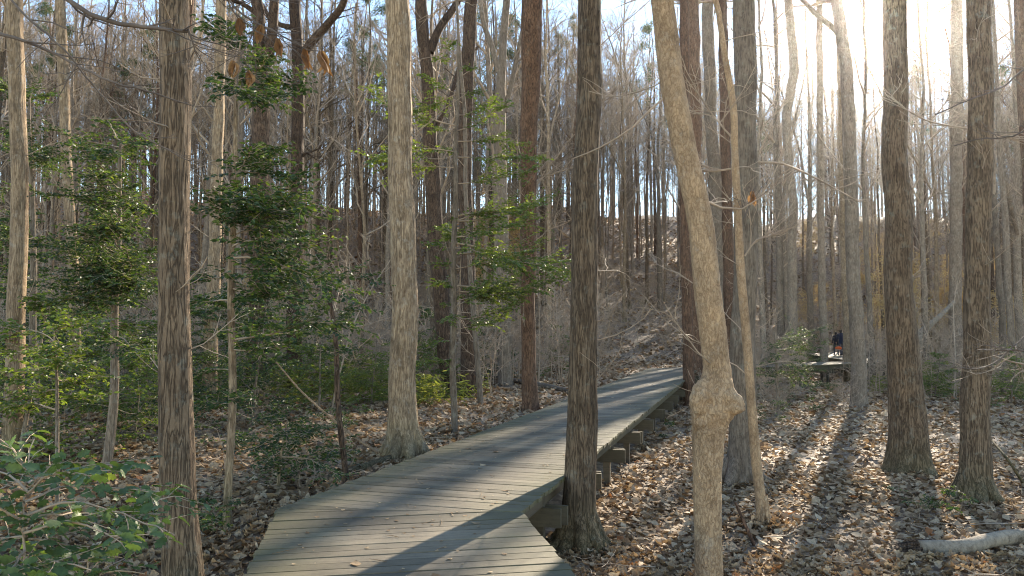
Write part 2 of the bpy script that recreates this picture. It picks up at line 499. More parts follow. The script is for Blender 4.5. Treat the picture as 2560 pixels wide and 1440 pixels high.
# ------------------------------------------------------------------ boardwalk
NODES = [np.array(p, float) for p in ((1.02, -3.7), (-1.02, 7.05), (6.95, 33.6), (19.6, 42.2), (22.9, 57.5), (33.0, 66.0))]
HALF = 1.075
SEG = [unit(NODES[i + 1] - NODES[i]) for i in range(len(NODES) - 1)]
def mitre(i):
    if i == 0: return SEG[0]
    if i == len(NODES) - 1: return SEG[-1]
    return unit(SEG[i - 1] + SEG[i])
def clip(poly, p, nrm, off):
    """keep the side of a convex polygon with (q-p).n >= off"""
    out = []
    for i in range(len(poly)):
        a, b = poly[i], poly[(i + 1) % len(poly)]
        da, db = np.dot(a - p, nrm) - off, np.dot(b - p, nrm) - off
        if da >= 0: out.append(a)
        if (da >= 0) != (db >= 0):
            out.append(a + (b - a) * (da / (da - db)))
    return out
def prism(poly, z0, z1, dirv, org, tilt=0.0):
    poly = np.array(poly); k = len(poly)
    lat = np.array([dirv[1], -dirv[0]])
    l = (poly - org) @ lat; u = (poly - org) @ dirv
    um = u.mean()
    zt = z1 + (u - um) * tilt
    V = np.vstack([np.c_[poly, np.full(k, z0)], np.c_[poly, zt]])
    fs = [list(range(k))[::-1], list(range(k, 2 * k))] + [[i, (i + 1) % k, k + (i + 1) % k, k + i] for i in range(k)]
    grain = np.c_[np.r_[l, l] / HALF, np.r_[u, u], V[:, 2]]
    return V, fs, grain
def poly_mesh(name, V, fs, grain, mats):
    me = bpy.data.meshes.new(name)
    me.from_pydata([tuple(v) for v in V], [], fs)
    a = me.attributes.new('grain', 'FLOAT_VECTOR', 'POINT'); a.data.foreach_set('vector', np.asarray(grain, np.float32).ravel())
    for m in mats: me.materials.append(m)
    me.update()
    return me
walk = thing('boardwalk', 'weathered grey timber boardwalk bending through the trees to the far hillside', 'boardwalk', (0, 0, 0))
PW, GAP = 0.146, 0.015
far_V, far_F, far_G = [], [], []
for si in range(len(SEG)):
    d = SEG[si]; lat = np.array([d[1], -d[0]])
    L = np.linalg.norm(NODES[si + 1] - NODES[si])
    u = -1.2
    while u < L + 1.2:
        pw_ = PW + random.uniform(-.004, .004); w0 = u; w1 = u + pw_ - GAP * random.uniform(.6, 1.4)
        u += pw_
        c = NODES[si] + d * w0
        if si == 0 and c[1] < 3.0: continue
        e0 = HALF + random.uniform(-0.012, 0.012); e1 = HALF + random.uniform(-0.012, 0.012)
        sk = random.uniform(-0.003, 0.003)
        poly = [NODES[si] + d * (w0 + sk) - lat * e0, NODES[si] + d * (w0 - sk) + lat * e1, NODES[si] + d * (w1 - sk) + lat * e1, NODES[si] + d * (w1 + sk) - lat * e0]
        if si > 0: poly = clip(poly, NODES[si], mitre(si), 0.003)
        if len(poly) >= 3: poly = clip(poly, NODES[si + 1], -mitre(si + 1), 0.003)
        if len(poly) < 3: continue
        dz = random.uniform(-0.0035, 0.0025)
        V, fs, gr = prism(poly, -0.038 + dz, dz, d, NODES[si], random.uniform(-0.012, 0.012))
        if si < 2:
            link('plank', poly_mesh('plank', V, fs, gr, [M['deck']]), walk)
        else:
            n0 = sum(len(v) for v in far_V)
            far_V.append(V); far_G.append(gr); far_F += [[i + n0 for i in f] for f in fs]
fo = link('far_planks', poly_mesh('far_planks', np.vstack(far_V), far_F, np.vstack(far_G), [M['deck']]), walk)
tag(fo, kind='stuff')

def box_part(name, c, ax, ay, sx, sy, z0, z1, mat, parent, tilt=0):
    """upright box: centre c (2D), axes ax, ay, half sizes sx, sy; slightly eased edges"""
    poly = [c - ax * sx - ay * sy, c + ax * sx - ay * sy, c + ax * sx + ay * sy, c - ax * sx + ay * sy]
    poly = [np.asarray(p) for p in poly]
    V, fs, gr = prism(poly, z0, z1, ay, c)
    gr = np.c_[(V[:, :2] - c) @ ax * 0.6, (V[:, :2] - c) @ ay, V[:, 2]]
    return link(name, poly_mesh(name, V, fs, gr, [mat]), parent)

for si in range(len(SEG)):
    d = SEG[si]; lat = np.array([d[1], -d[0]])
    L = np.linalg.norm(NODES[si + 1] - NODES[si])
    # stringers under the planks
    for l in (-0.93, 0.0, 0.93):
        if si == 0 and l != 0.93 and l != -0.93: continue
        poly = [NODES[si] + d * -1.5 + lat * (l - 0.02), NODES[si] + d * -1.5 + lat * (l + 0.02), NODES[si] + d * (L + 1.5) + lat * (l + 0.02), NODES[si] + d * (L + 1.5) + lat * (l - 0.02)]
        if si > 0: poly = clip(poly, NODES[si], mitre(si), 0.005)
        poly = clip(poly, NODES[si + 1], -mitre(si + 1), 0.005)
        if si == 0: poly = clip(poly, np.array([0, 2.5]), np.array([0, 1.0]), 0)
        V, fs, gr = prism(poly, -0.225, -0.044, d, NODES[si])
        gr = gr[:, [1, 2, 0]] * np.array([0.3, 1, 1])
        link('stringer', poly_mesh('stringer', V, fs, gr, [M['beam']]), walk)
    # bents: two posts and a pair of cap beams every couple of metres
    u = {0: 8.6, 1: 1.55, 2: 1.2, 3: 1.5, 4: 1.5}[si]
    while u < L - 0.6:
        c = NODES[si] + d * u
        for s in (-1, 1):
            p = c + lat * s * 0.90
            zb = gz(p[0], p[1]) - 0.25
            if zb < -0.3:
                box_part('post', p, lat, d, 0.052, 0.052, zb, -0.047, M['beam'], walk)
        for s in (-1, 1):
            box_part('cap_beam', c + d * s * 0.0745, lat, d, 1.17 + random.uniform(-0.03, 0.03), 0.02, -0.425, -0.2275, M['beam'], walk)
        u += 2.13 + random.uniform(-0.06, 0.06)

# ------------------------------------------------------------------ leaf templates
def folded_leaf(width=0.5, fold=0.12, curl=0.1):
    w_ = width
    v = np.array([[0, 0, 0], [w_ * .5, .3, fold], [w_ * .42, .7, fold - curl * .4], [0, 1, -curl], [-w_ * .42, .7, fold - curl * .4], [-w_ * .5, .3, fold]])
    q = np.array([[0, 1, 2, 3], [0, 3, 4, 5]])
    return v, q, None
def holly_leaf():
    """spiny edged leaf, 0..1 along y"""
    ys = np.linspace(0, 1, 9)
    wid = 0.27 * np.sin(np.pi * np.clip(ys * 0.95 + 0.03, 0, 1)) ** 0.7
    spine = np.array([0, .75, 1.22, .78, 1.25, .78, 1.25, .8, 0])
    wv = wid * spine
    zc = -0.12 * ys ** 2
    mid = np.c_[np.zeros(9), ys, zc]
    rt = np.c_[wv, ys + np.where(spine > 1, 0.04, -0.01), zc + 0.06 * (wv > 0) - 0.05 * (spine > 1)]
    lf = rt * np.array([-1, 1, 1])
    v = np.vstack([mid, rt, lf])
    q = []
    for i in range(8):
        q.append([i, 9 + i, 10 + i, i + 1]); q.append([i + 1, 19 + i, 18 + i, i])
    return v, np.array(q), None
def litter_leaf(r, lobed=False):
    """dry curled leaf of 3 x 5 vertices, centred on the origin"""
    ys = np.linspace(-.5, .5, 7)
    if lobed: wd = np.array([.03, .16, .34, .15, .38, .17, .05])
    else: wd = np.array([.04, .2, .3, .33, .28, .17, .03])
    wd = wd * r.uniform(.8, 1.2, 7)
    c1, c2, tw = r.uniform(-0.8, 1.5), r.uniform(-0.6, 1.2), r.uniform(-.9, .9)
    V = []
    for i, y in enumerate(ys):
        for s in (-1, 0, 1):
            x = s * wd[i] * r.uniform(.85, 1.15)
            z = c1 * x * x * 2.2 + c2 * y * y * 0.9 + tw * x * y + r.uniform(-.04, .04) + (0.05 if s else 0)
            V.append([x, y + r.uniform(-.03, .03), z])
    q = []
    for i in range(6):
        for s in (0, 1):
            a = i * 3 + s
            q.append([a, a + 1, a + 4, a + 3])
    return np.array(V), np.array(q), None

LITTER = [litter_leaf(rng, k % 2 == 0) for k in range(10)]
FARLIT = [(v[[0, 2, 6, 8, 12, 14, 18, 20]], np.array([[0, 1, 3, 2], [2, 3, 5, 4], [4, 5, 7, 6]]), None) for v, q, t in LITTER]
def flat_frames(N_, tilt, r):
    yaw = r.uniform(0, 2 * np.pi, N_)
    Z = unitN(np.c_[r.normal(0, tilt, N_), r.normal(0, tilt, N_), np.ones(N_)])
    Y = np.c_[np.cos(yaw), np.sin(yaw), np.zeros(N_)]
    X = unitN(np.cross(Y, Z)); Y = np.cross(Z, X)
    return X, Y, Z

def on_walk(P, margin=0.0):
    """True for points that lie under or on the boardwalk"""
    P = np.asarray(P)[:, :2]
    hit_ = np.zeros(len(P), bool)
    for i in range(len(SEG)):
        rel = P - NODES[i]
        u = rel @ SEG[i]; l = rel @ np.array([SEG[i][1], -SEG[i][0]])
        L = np.linalg.norm(NODES[i + 1] - NODES[i])
        hit_ |= (u > -0.8) & (u < L + 0.8) & (np.abs(l) < HALF + margin)
    return hit_

# fallen leaves: bands of falling density; the nearest 300 in view are parts of their own
def in_view(P, pad=60):
    d = P - CAM
    c, s = math.cos(PITCH), math.sin(PITCH)
    fw = d[:, 1] * c + d[:, 2] * s
    up = -d[:, 1] * s + d[:, 2] * c
    px = 1280 + F * d[:, 0] / fw; py = 720 - F * up / fw
    return (fw > 0.5) & (px > -pad) & (px < 2560 + pad) & (py < 1440 + pad) & (py > -pad), px, py
def scatter(y0, y1, dens, rr):
    a = 0.72 * y1 + 1.5
    n_ = int(2 * a * (y1 - y0) * dens)
    P = np.c_[rr.uniform(-a, a, n_), rr.uniform(y0, y1, n_)]
    P = P[np.abs(P[:, 0]) < 0.72 * P[:, 1] + 1.2]
    return P
lit = Soup()
bands = [(3.0, 8.5, 430, .088), (8.5, 14, 320, .096), (14, 22, 130, .118), (22, 34, 46, .16), (34, 52, 18, .22), (52, 110, 7.5, .30)]
near_cand = []
for bi, (y0, y1, dens, size) in enumerate(bands):
    P = scatter(y0, y1, dens, rng)
    # patchy: thin spots and drifts
    pt = np.sin(P[:, 0] * 1.1 + P[:, 1] * .7) + np.sin(P[:, 0] * .6 - P[:, 1] * 1.3 + 2)
    P = P[rng.random(len(P)) < 0.78 + 0.2 * pt]
    P = P[~on_walk(P, -0.25)]
    z = g(P[:, 0], P[:, 1]) + rng.uniform(0.005, 0.055, len(P)) * (1 + 0.6 * (bi > 2))
    P = np.c_[P, z]
    vis, _, _ = in_view(P, 150)
    P = P[vis]
    n_ = len(P)
    X, Y, Z = flat_frames(n_, 0.42, rng)
    sc = size * rng.uniform(0.3, 1.0, n_) ** .8 * 1.5
    tint = np.clip(rng.beta(1.7, 1.6, n_) * 0.92 + (rng.random(n_) < 0.03) * 0.5, 0, 1)
    which = rng.integers(0, len(LITTER), n_)
    if bi == 0:
        v2, px, py = in_view(P, 0)
        dist = np.linalg.norm(P - CAM, axis=1) - 40 * sc + (~v2) * 1e3
        near = np.argsort(dist)[:290]
    else:
        near = np.zeros(0, int)
    rest = np.ones(n_, bool); rest[near] = False
    for k in range(len(LITTER)):
        s_ = rest & (which == k)
        tv, tq, tt = LITTER[k] if bi < 1 else FARLIT[k]
        lit.leaves(tv, tq, tt, P[s_], X[s_], Y[s_], Z[s_], sc[s_], tint[s_])
    if len(near):
        leaf_me = []
        for k in range(len(LITTER)):
            row = []
            for tn in (0.18, 0.4, 0.55, 0.72, 0.95):
                tv, tq, tt = LITTER[k]
                row.append(mesh_np('leaf', tv, quads=tq, attrs={'tint': np.full(len(tv), tn)}, mats=[M['litter']]))
            leaf_me.append(row)
        for i in near:
            o = link('leaf', leaf_me[which[i]][int(min(4, tint[i] * 5))], ground)
            o.matrix_world = Matrix(((X[i][0] * sc[i], Y[i][0] * sc[i], Z[i][0] * sc[i], P[i][0]), (X[i][1] * sc[i], Y[i][1] * sc[i], Z[i][1] * sc[i], P[i][1]), (X[i][2] * sc[i], Y[i][2] * sc[i], Z[i][2] * sc[i], P[i][2]), (0, 0, 0, 1)))
lo = link('leaf_litter', lit.mesh('leaf_litter', [M['litter']]))
tag(lo, 'brown fallen leaves carpeting the forest floor on both sides of the boardwalk', 'leaf litter', kind='stuff')

# twigs lying among the leaves
tw = Soup()
P = np.vstack([scatter(3.5, 12, 2.6, rng), scatter(12, 30, 0.9, rng)])
P = P[~on_walk(P, 0.1)]
for p in P:
    L = rng.uniform(.15, .9); a = rng.uniform(0, np.pi)
    k = np.linspace(-.5, .5, 5)
    q = np.c_[p[0] + np.cos(a) * k * L, p[1] + np.sin(a) * k * L]
    q += rng.normal(0, .02, q.shape)
    zz = g(q[:, 0], q[:, 1]) + 0.05 + rng.uniform(0, .05) + np.abs(k) * rng.uniform(0, .1)
    tw.tube(np.c_[q, zz], np.linspace(1, .4, 5) * rng.uniform(.003, .009), 4)
tag(link('fallen_twigs', tw.mesh('fallen_twigs', [M['twig']])), 'thin dead twigs scattered over the fallen leaves', 'twigs', kind='stuff')

# specks of leaf and twig lying on the deck
db = Soup()
n_ = 700
u = rng.uniform(3.5, 30, n_); P = np.c_[0.3 * (u - 7) - 1.03 + rng.uniform(-1, 1, n_), u, np.full(n_, .006)]
P[u < 7, 0] = -1.02 - 0.19 * (u[u < 7] - 7.05) + rng.uniform(-.95, .95, (u < 7).sum())
X, Y, Z = flat_frames(n_, 0.08, rng)
tv, tq, tt = LITTER[1]
db.leaves(tv * np.array([1, 1, .25]), tq, tt, P, X, Y, Z, rng.uniform(.012, .05, n_) * np.where(rng.random(n_) < .08, 2, 1), rng.uniform(.1, .9, n_))
for i in range(60):
    a = rng.uniform(0, 3.1); p = P[rng.integers(0, n_)] + np.array([rng.uniform(-.3, .3), rng.uniform(-.3, .3), .001])
    L = rng.uniform(.05, .2)
    db.tube(np.array([p - np.array([math.cos(a), math.sin(a), 0]) * L / 2, p + np.array([.01, 0, .002]), p + np.array([math.cos(a), math.sin(a), 0]) * L / 2]), [.002, .0025, .0015], 4, tint=.3)
tag(link('deck_debris', db.mesh('deck_debris', [M['litter']])), 'bits of leaf and twig scattered on the deck boards', 'debris', kind='stuff')

# ------------------------------------------------------------------ tree building
def wander(p0, d0, L, n, jit, up=0.0, r=rng):
    """a crooked path of n points"""
    P = [np.asarray(p0, float)]; d = unit(d0)
    for i in range(n - 1):
        d = unit(d + r.normal(0, jit, 3) + np.array([0, 0, up]))
        P.append(P[-1] + d * (L / (n - 1)))
    return np.array(P)

def bwander(p0, d0, L, n, jit, up, r):
    """many crooked paths: p0, d0 (B,3), L (B,) -> (B,n,3)"""
    B = len(p0); P = np.empty((B, n, 3)); P[:, 0] = p0; d = unitN(d0)
    st = (L / (n - 1))[:, None]
    for i in range(1, n):
        d = unitN(d + r.normal(0, jit, (B, 3)) + np.array([0, 0, up]))
        P[:, i] = P[:, i - 1] + d * st
    return P

def along(P, t):
    """P (B,n,3), t (B,k) fractions -> points, tangents (B,k,3), index"""
    n = P.shape[1]
    f = np.clip(t, 0, .9999) * (n - 1); i = np.minimum(n - 2, f.astype(int)); q = (f - i)[..., None]
    b = np.arange(len(P))[:, None]
    a0, a1 = P[b, i], P[b, i + 1]
    return a0 + (a1 - a0) * q, unitN(a1 - a0), i

def branches(soup, P, R, t0, count, length, angle=(35, 70), levels=3, r=rng, thin=0.010, up=0.06, ends=None, sub=(6, 5), droop=0.0):
    """limbs, branchlets and twigs from a trunk path P (n,3) with radii R, from fraction t0 upward"""
    t = t0 + (1 - t0) * ((np.arange(count) + r.random(count)) / count) ** 0.9 if count > 1 else np.array([t0])
    p, ax, i = along(np.asarray(P)[None, :, :3], t[None]); p, ax, i = p[0], ax[0], i[0]
    rad = np.asarray(R)[i]
    az = r.uniform(0, 2 * np.pi, count); an = np.radians(r.uniform(*angle, count))
    e = np.c_[np.cos(az), np.sin(az), np.zeros(count)]
    d = ax * np.cos(an)[:, None] + e * np.sin(an)[:, None]
    L = length * (1.05 - 0.62 * (t - t0) / (1 - t0 + 1e-6)) * r.uniform(0.6, 1.15, count)
    r0 = np.minimum(rad * 0.62, L * 0.022 + 0.006)
    m = 6
    B = bwander(p, d, L, m, 0.15, up, r)
    k = np.linspace(0, 1, m)[None]
    rb = r0[:, None] * (1 - k) + thin * k
    soup.tubes(B, rb, 4)
    if ends is not None: ends += list(B[:, -1])
    if levels < 2: return
    n2 = sub[0]
    ts = 0.25 + 0.75 * (np.arange(n2)[None] + r.random((count, n2))) / n2
    ps, bd, i2 = along(B, ts)
    sd_ = unitN(bd + r.normal(0, 0.62, bd.shape) + np.array([0, 0, 0.12 - droop]))
    Ls = (L[:, None] * (0.62 - 0.35 * ts) * r.uniform(.7, 1.3, ts.shape)).ravel()
    C = bwander(ps.reshape(-1, 3), sd_.reshape(-1, 3), Ls, 5, 0.16, up, r)
    rs = np.maximum(thin, np.take_along_axis(rb, i2, 1) * 0.55).ravel()
    k = np.linspace(0, 1, 5)[None]
    soup.tubes(C, rs[:, None] * (1 - k) + thin * .7 * k, 3)
    if ends is not None: ends += list(C[:, -1])
    if levels < 3: return
    n3 = sub[1]
    tk = 0.2 + 0.8 * (np.arange(n3)[None] + r.random((len(C), n3))) / n3
    pk, kd, _ = along(C, tk)
    kd = unitN(kd + r.normal(0, 0.55, kd.shape) + np.array([0, 0, .1 - droop]))
    D = bwander(pk.reshape(-1, 3), kd.reshape(-1, 3), (Ls[:, None] * r.uniform(.35, .7, tk.shape)).ravel(), 3, .12, up, r)
    soup.tubes(D, np.tile(np.array([thin * .8, thin * .65, thin * .4]), (len(D), 1)), 3)
    if ends is not None: ends += list(D[:, -1]) + list(D[:, 1])

def trunk_radial(n, sides, H, r, flare=0.0, fh=0.35, lump=0.03, lobes=5):
    """angular unevenness of a trunk: flutes, lumps, root lobes"""
    th = np.arange(sides) * 2 * np.pi / sides
    out = np.ones((n, sides))
    for k in (2, 3, 5, 7, 11):
        m = r.uniform(-1.5, 1.5)
        out += lump / math.sqrt(k) * np.sin(k * th[None, :] + m * H[:, None] + r.uniform(0, 6.3)) * np.sin(H[:, None] * r.uniform(.3, 1.4) + r.uniform(0, 6.3))
    if sides >= 20:      # upright ridges that start and stop along the trunk
        kz = max(3, int((H.max() - H.min()) / .35))
        col = r.normal(0, 1, (kz + 1, sides)); f = (H - H.min()) / (H.max() - H.min() + 1e-6) * kz
        i0 = np.minimum(kz - 1, f.astype(int)); q = (f - i0)[:, None]
        out += .024 * (col[i0] * (1 - q) + col[i0 + 1] * q)
    out += 0.35 * lump * r.normal(0, 1, (n, sides)) * 0.5
    if flare:
        h = np.exp(-np.clip(H, 0, 99) / fh)[:, None]
        ph = r.uniform(0, 6.3)
        lob = 0.62 + 0.38 * np.cos(lobes * th[None, :] + ph) + 0.22 * np.cos((lobes - 2) * th[None, :] + ph * 2)
        out += flare * h * np.clip(lob, 0.15, 2)
    return out

# --- the trees one can tell apart, placed by where the photograph shows base and trunk
# profile: (py, centre px, width px) from the base up; taken from the photograph, turned into metres at the tree's own distance
def hero(name, label, bark, prof, Y=None, base=None, top=16.0, lean=0.0, flare=0.5, fh=0.3, lobes=5, crown=True, limbs=(), sides=36, lump=0.03, crown_from=0.55, twigmat='twig', cat='tree', nb=9, blen=3.6):
    r = np.random.default_rng(abs(hash(label)) % (2 ** 31) if False else sum(ord(c) * (i + 3) for i, c in enumerate(label)))
    if Y is None:
        b = hit(*base); Y = float(b[1]); x0 = float(b[0])
    pts = []
    for (py, cx, wd) in prof:
        p = at(cx, py, Y)
        h = max(0.0, p[2] - CAM[2])
        yy = Y - lean * h
        p = at(cx, py, yy)
        dep = (yy) / ray(cx, py)[1]
        pts.append([p[0], p[1], p[2], 0.5 * wd * dep / F])
    pts = np.array(pts)
    bx, by = pts[0, 0], pts[0, 1]
    zb = gz(bx, by)
    if pts[0, 2] > zb - 0.1:   # carry the trunk down into the soil
        dv = (pts[0, :3] - pts[1, :3]); dv = dv / max(1e-3, abs(dv[2]))
        e = pts[0, :3] + dv * (pts[0, 2] - zb + 0.12) * np.array([.6, .6, 1])
        e[2] = zb - 0.12
        if pts[0, 2] - zb > 0.25:
            pts = np.vstack([np.r_[e, pts[0, 3] * 1.03], pts])
        else:
            pts[0, :3] = e
    # carry it up past the frame
    if pts[-1, 2] < top:
        dv = pts[-1, :3] - pts[-2, :3]; dv = dv / max(1e-3, dv[2]); dv[:2] = np.clip(dv[:2], -.25, .25)
        zt = pts[-1, 2]; r1 = pts[-1, 3]
        for k in (0.33, 0.66, 1.0):
            zz = (top - zt) * k
            pts = np.vstack([pts, np.r_[pts[-1, :2] + dv[:2] * (top - zt) / 3 + r.normal(0, .12, 2), zt + zz, max(.02, r1 * (1 - 0.82 * k))]])
    origin = np.array([pts[0, 0], pts[0, 1], zb])
    root = thing(name, label, cat, origin)
    C = catmull(pts, 0.09)
    # coarser above the frame
    keep = np.ones(len(C), bool)
    hi = C[:, 2] > CAM[2] + 0.43 * C[:, 1] + 0.5
    keep[hi] = (np.arange(hi.sum()) % 7 == 0)
    keep[-1] = True
    C = C[keep]
    H = C[:, 2] - zb
    # a little crookedness
    amp = 0.012 * pts[:, 3].mean() / .15
    for ax in (0, 1):
        C[:, ax] += amp * (np.sin(H * r.uniform(1.2, 2.2) + r.uniform(0, 6)) + .6 * np.sin(H * r.uniform(3, 5) + r.uniform(0, 6))) * np.clip(H, 0, 1)
    s = Soup()
    rad = trunk_radial(len(C), sides, np.clip(H, 0, None), r, flare, fh, lump, lobes)
    s.tube(C[:, :3] - origin, C[:, 3], sides, radial=rad)
    link('trunk', s.mesh('trunk', [M[bark]]), root)
    if Y < 13 and flare > .2:
        R0 = pts[0, 3]
        for k in range(lobes + 1):
            az = 2 * math.pi * (k + r.uniform(-.3, .3)) / (lobes + 1); e = np.array([math.cos(az), math.sin(az), 0]); ln = r.uniform(1.6, 2.7)
            q = np.array([e * R0 * .55 + [0, 0, .42], e * R0 * 1.0 + [0, 0, .20], e * R0 * 1.45 + [0, 0, .085], e * R0 * ln + r.normal(0, .03, 3) * [1, 1, 0] + [0, 0, .0], e * R0 * (ln + .7) + [0, 0, -.1]])
            for w_ in q[2:]: w_[2] += gz(origin[0] + w_[0], origin[1] + w_[1]) - zb
            s = Soup(); QR = catmull(np.c_[q, np.array([.42, .40, .30, .2, .08]) * R0], .04)
            s.tube(QR[:, :3], QR[:, 3], 10, radial=trunk_radial(len(QR), 10, np.linspace(0, 1, len(QR)), r, lump=.1))
            link('root', s.mesh('root', [M[bark]]), root)
    for li in limbs:
        LP = []
        for (px, py, wd) in li:
            yy = Y - lean * max(0, at(px, py, Y)[2] - CAM[2])
            p = at(px, py, yy)
            LP.append([*(p - origin), 0.5 * wd * yy / F])
        LP = catmull(np.array(LP), 0.12)
        # limbs wander in depth as well as across
        k = np.linspace(0, 1, len(LP))
        LP[:, 1] += r.uniform(-.5, .5) * k ** 1.5 * np.linalg.norm(LP[-1, :3] - LP[0, :3])
        s = Soup(); s.tube(LP[:, :3], LP[:, 3], 10 if LP[0, 3] > .03 else 5)
        if LP[0, 3] > 0.012:
            branches(s, LP[:, :3], LP[:, 3], .25, 7, 1.1, (30, 65), 2, r, thin=.004, sub=(5, 3))
        link('limb', s.mesh('limb', [M[bark] if LP[0, 3] > .03 else M[twigmat]]), root)
    if Y < 30:
        s = Soup(); ok = (C[:, 2] > zb + 1.6) & (C[:, 2] < CAM[2] + .4 * C[:, 1] + 1)
        if ok.sum() > 10:
            for k in range(7):
                s = Soup()
                branches(s, C[ok, :3] - origin, C[ok, 3] * 0 + .009 + .0004 * Y, max(.03, .13 * k + r.uniform(-.04, .04)), 1, .75 + .02 * Y, (55, 95), 2, r, thin=.0028 + .0001 * Y, sub=(4, 2), up=.03)
                link('branch', s.mesh('branch', [M['twig']]), root)
    if crown:
        i0 = int(np.argmin(np.abs(C[:, 2] - max(crown_from * top, CAM[2] + 0.5 * C[0, 1]))))
        s = Soup()
        branches(s, C[i0:, :3] - origin, C[i0:, 3], 0.0, nb - 3, blen, (35, 65), 3, r, thin=.007, sub=(3, 2))
        link('crown', s.mesh('crown', [M[twigmat]]), root)
    return root, C, origin

HERO = []
def H_(*a, **k):
    h = hero(*a, **k); HERO.append(h); return h
H_('tree', 'pale straight trunk at the left edge of the picture', 'pale', [(1150, 30, 44), (1000, 34, 43), (800, 40, 41), (600, 47, 40), (400, 48, 38), (200, 42, 37), (0, 36, 34)], base=(30, 1150), flare=.3)
H_('tree', 'slim pale crooked tree second from the left edge', 'pale', [(1040, 196, 27), (900, 190, 26), (720, 183, 26), (560, 176, 25), (430, 168, 25), (300, 162, 24), (120, 156, 24), (0, 149, 22)], base=(196, 1045), flare=.3, sides=24)
H_('tree', 'big straight dark brown trunk left of the boardwalk close by', 'brown', [(1500, 461, 99), (1440, 459, 96), (1300, 452, 87), (1000, 443, 80), (720, 432, 74), (450, 434, 72), (200, 436, 71), (0, 437, 69)], Y=5.45, flare=.25, sides=48)
H_('tree', 'pale lit trunk standing behind the tall holly at left', 'pale', [(1035, 526, 36), (850, 528, 34), (600, 537, 30), (400, 543, 27), (200, 548, 26), (0, 552, 24)], base=(526, 1035), flare=.3, sides=24)
H_('tree', 'dark trunk forking in two at the top, left of the upswept limb', 'dark', [(985, 642, 50), (800, 645, 46), (500, 648, 44), (300, 652, 42), (170, 655, 40), (60, 645, 30), (0, 640, 28)], base=(642, 985), flare=.3, sides=28, crown_from=.7,
   limbs=[[(658, 190, 28), (680, 110, 26), (692, 40, 24), (705, -60, 20)], [(650, 40, 14), (610, 15, 11), (570, 10, 8)]])
H_('tree', 'dark tree with one thick limb sweeping up to the right', 'dark', [(985, 734, 40), (700, 738, 36), (450, 743, 33), (300, 745, 32), (140, 744, 29), (0, 738, 27)], base=(734, 985), flare=.3, sides=28, crown_from=.7,
   limbs=[[(748, 150, 22), (780, 112, 22), (830, 70, 20), (870, 35, 18), (890, -20, 16)], [(738, 70, 16), (705, 62, 13), (672, 40, 11), (640, -10, 9)], [(752, 395, 9), (766, 382, 7), (772, 386, 6)]])
H_('tree', 'large pale grey trunk at the left edge of the boardwalk', 'pale', [(1150, 1010, 84), (1080, 1008, 76), (1000, 1006, 71), (850, 1009, 66), (720, 1010, 64), (350, 1001, 59), (0, 993, 57)], base=(1010, 1150), flare=.75, fh=.2, sides=56, lump=.022)
H_('tree', 'dark furrowed trunk leaning left behind the big pale one', 'dark', [(985, 1130, 42), (850, 1112, 41), (720, 1100, 40), (500, 1083, 38), (250, 1072, 34), (100, 1060, 31), (0, 1053, 29)], base=(1130, 985), flare=.2, sides=28,
   limbs=[[(1085, 330, 12), (1120, 250, 10), (1150, 130, 9), (1190, 80, 8)], [(1075, 130, 22), (1098, 70, 20), (1130, 20, 18), (1160, -40, 15)]], crown_from=.7)
H_('tree', 'dark furrowed trunk close to the middle, right of the leaning one', 'dark', [(990, 1172, 42), (850, 1171, 39), (720, 1171, 37), (500, 1164, 35), (300, 1163, 33), (100, 1174, 32), (0, 1178, 30)], base=(1172, 990), flare=.25, sides=28, crown_from=.7)
H_('tree', 'thin bent grey sapling in front of the twin dark trunks', 'grey', [(1015, 1203, 14), (850, 1190, 13), (720, 1178, 12), (500, 1165, 10), (300, 1162, 9), (150, 1150, 8), (0, 1142, 7)], base=(1203, 1015), flare=.2, sides=12, crown_from=.8, top=9, nb=8, blen=1.5)
H_('tree', 'grey tree forking into two stems high up, right of centre holly', 'grey', [(965, 1264, 36), (800, 1260, 31), (600, 1256, 30), (400, 1252, 28), (250, 1250, 25), (120, 1258, 20), (0, 1266, 18)], base=(1264, 965), flare=.3, sides=24, crown_from=.7,
   limbs=[[(1247, 180, 15), (1228, 110, 14), (1208, 50, 13), (1196, -40, 11)], [(1262, 280, 14), (1285, 180, 12), (1310, 60, 10), (1325, -30, 8)]])
H_('tree', 'straight reddish brown trunk just left of the boardwalk middle', 'red', [(1030, 1326, 41), (900, 1322, 36), (720, 1321, 35), (500, 1322, 38), (300, 1324, 42), (0, 1330, 51)], base=(1326, 1030), flare=.35, sides=36, lean=.16)
H_('tree', 'tall brown trunk rising beside the boardwalk bend', 'brown', [(1375, 1448, 92), (1300, 1449, 82), (1200, 1451, 79), (1000, 1455, 72), (720, 1460, 65), (400, 1467, 61), (0, 1475, 57)], base=(1448, 1375), flare=1.25, fh=.17, lobes=6, sides=60, lump=.025)
t_burl = H_('tree', 'leaning tan tree with a swollen knobbly burl', 'tan', [(1520, 1772, 74), (1440, 1771, 69), (1220, 1769, 69), (1120, 1772, 76), (1065, 1775, 86), (1030, 1782, 104), (990, 1790, 96), (950, 1795, 78), (920, 1794, 67), (820, 1782, 66), (720, 1766, 66), (550, 1746, 63), (400, 1716, 59), (200, 1684, 58), (0, 1655, 56)], Y=6.6, flare=.1, sides=48, lump=.035,
   limbs=[[(1665, 240, 6), (1625, 275, 6), (1580, 320, 5), (1500, 370, 4), (1430, 400, 3)], [(1760, 500, 7), (1800, 520, 5), (1850, 525, 4), (1905, 490, 3)]])
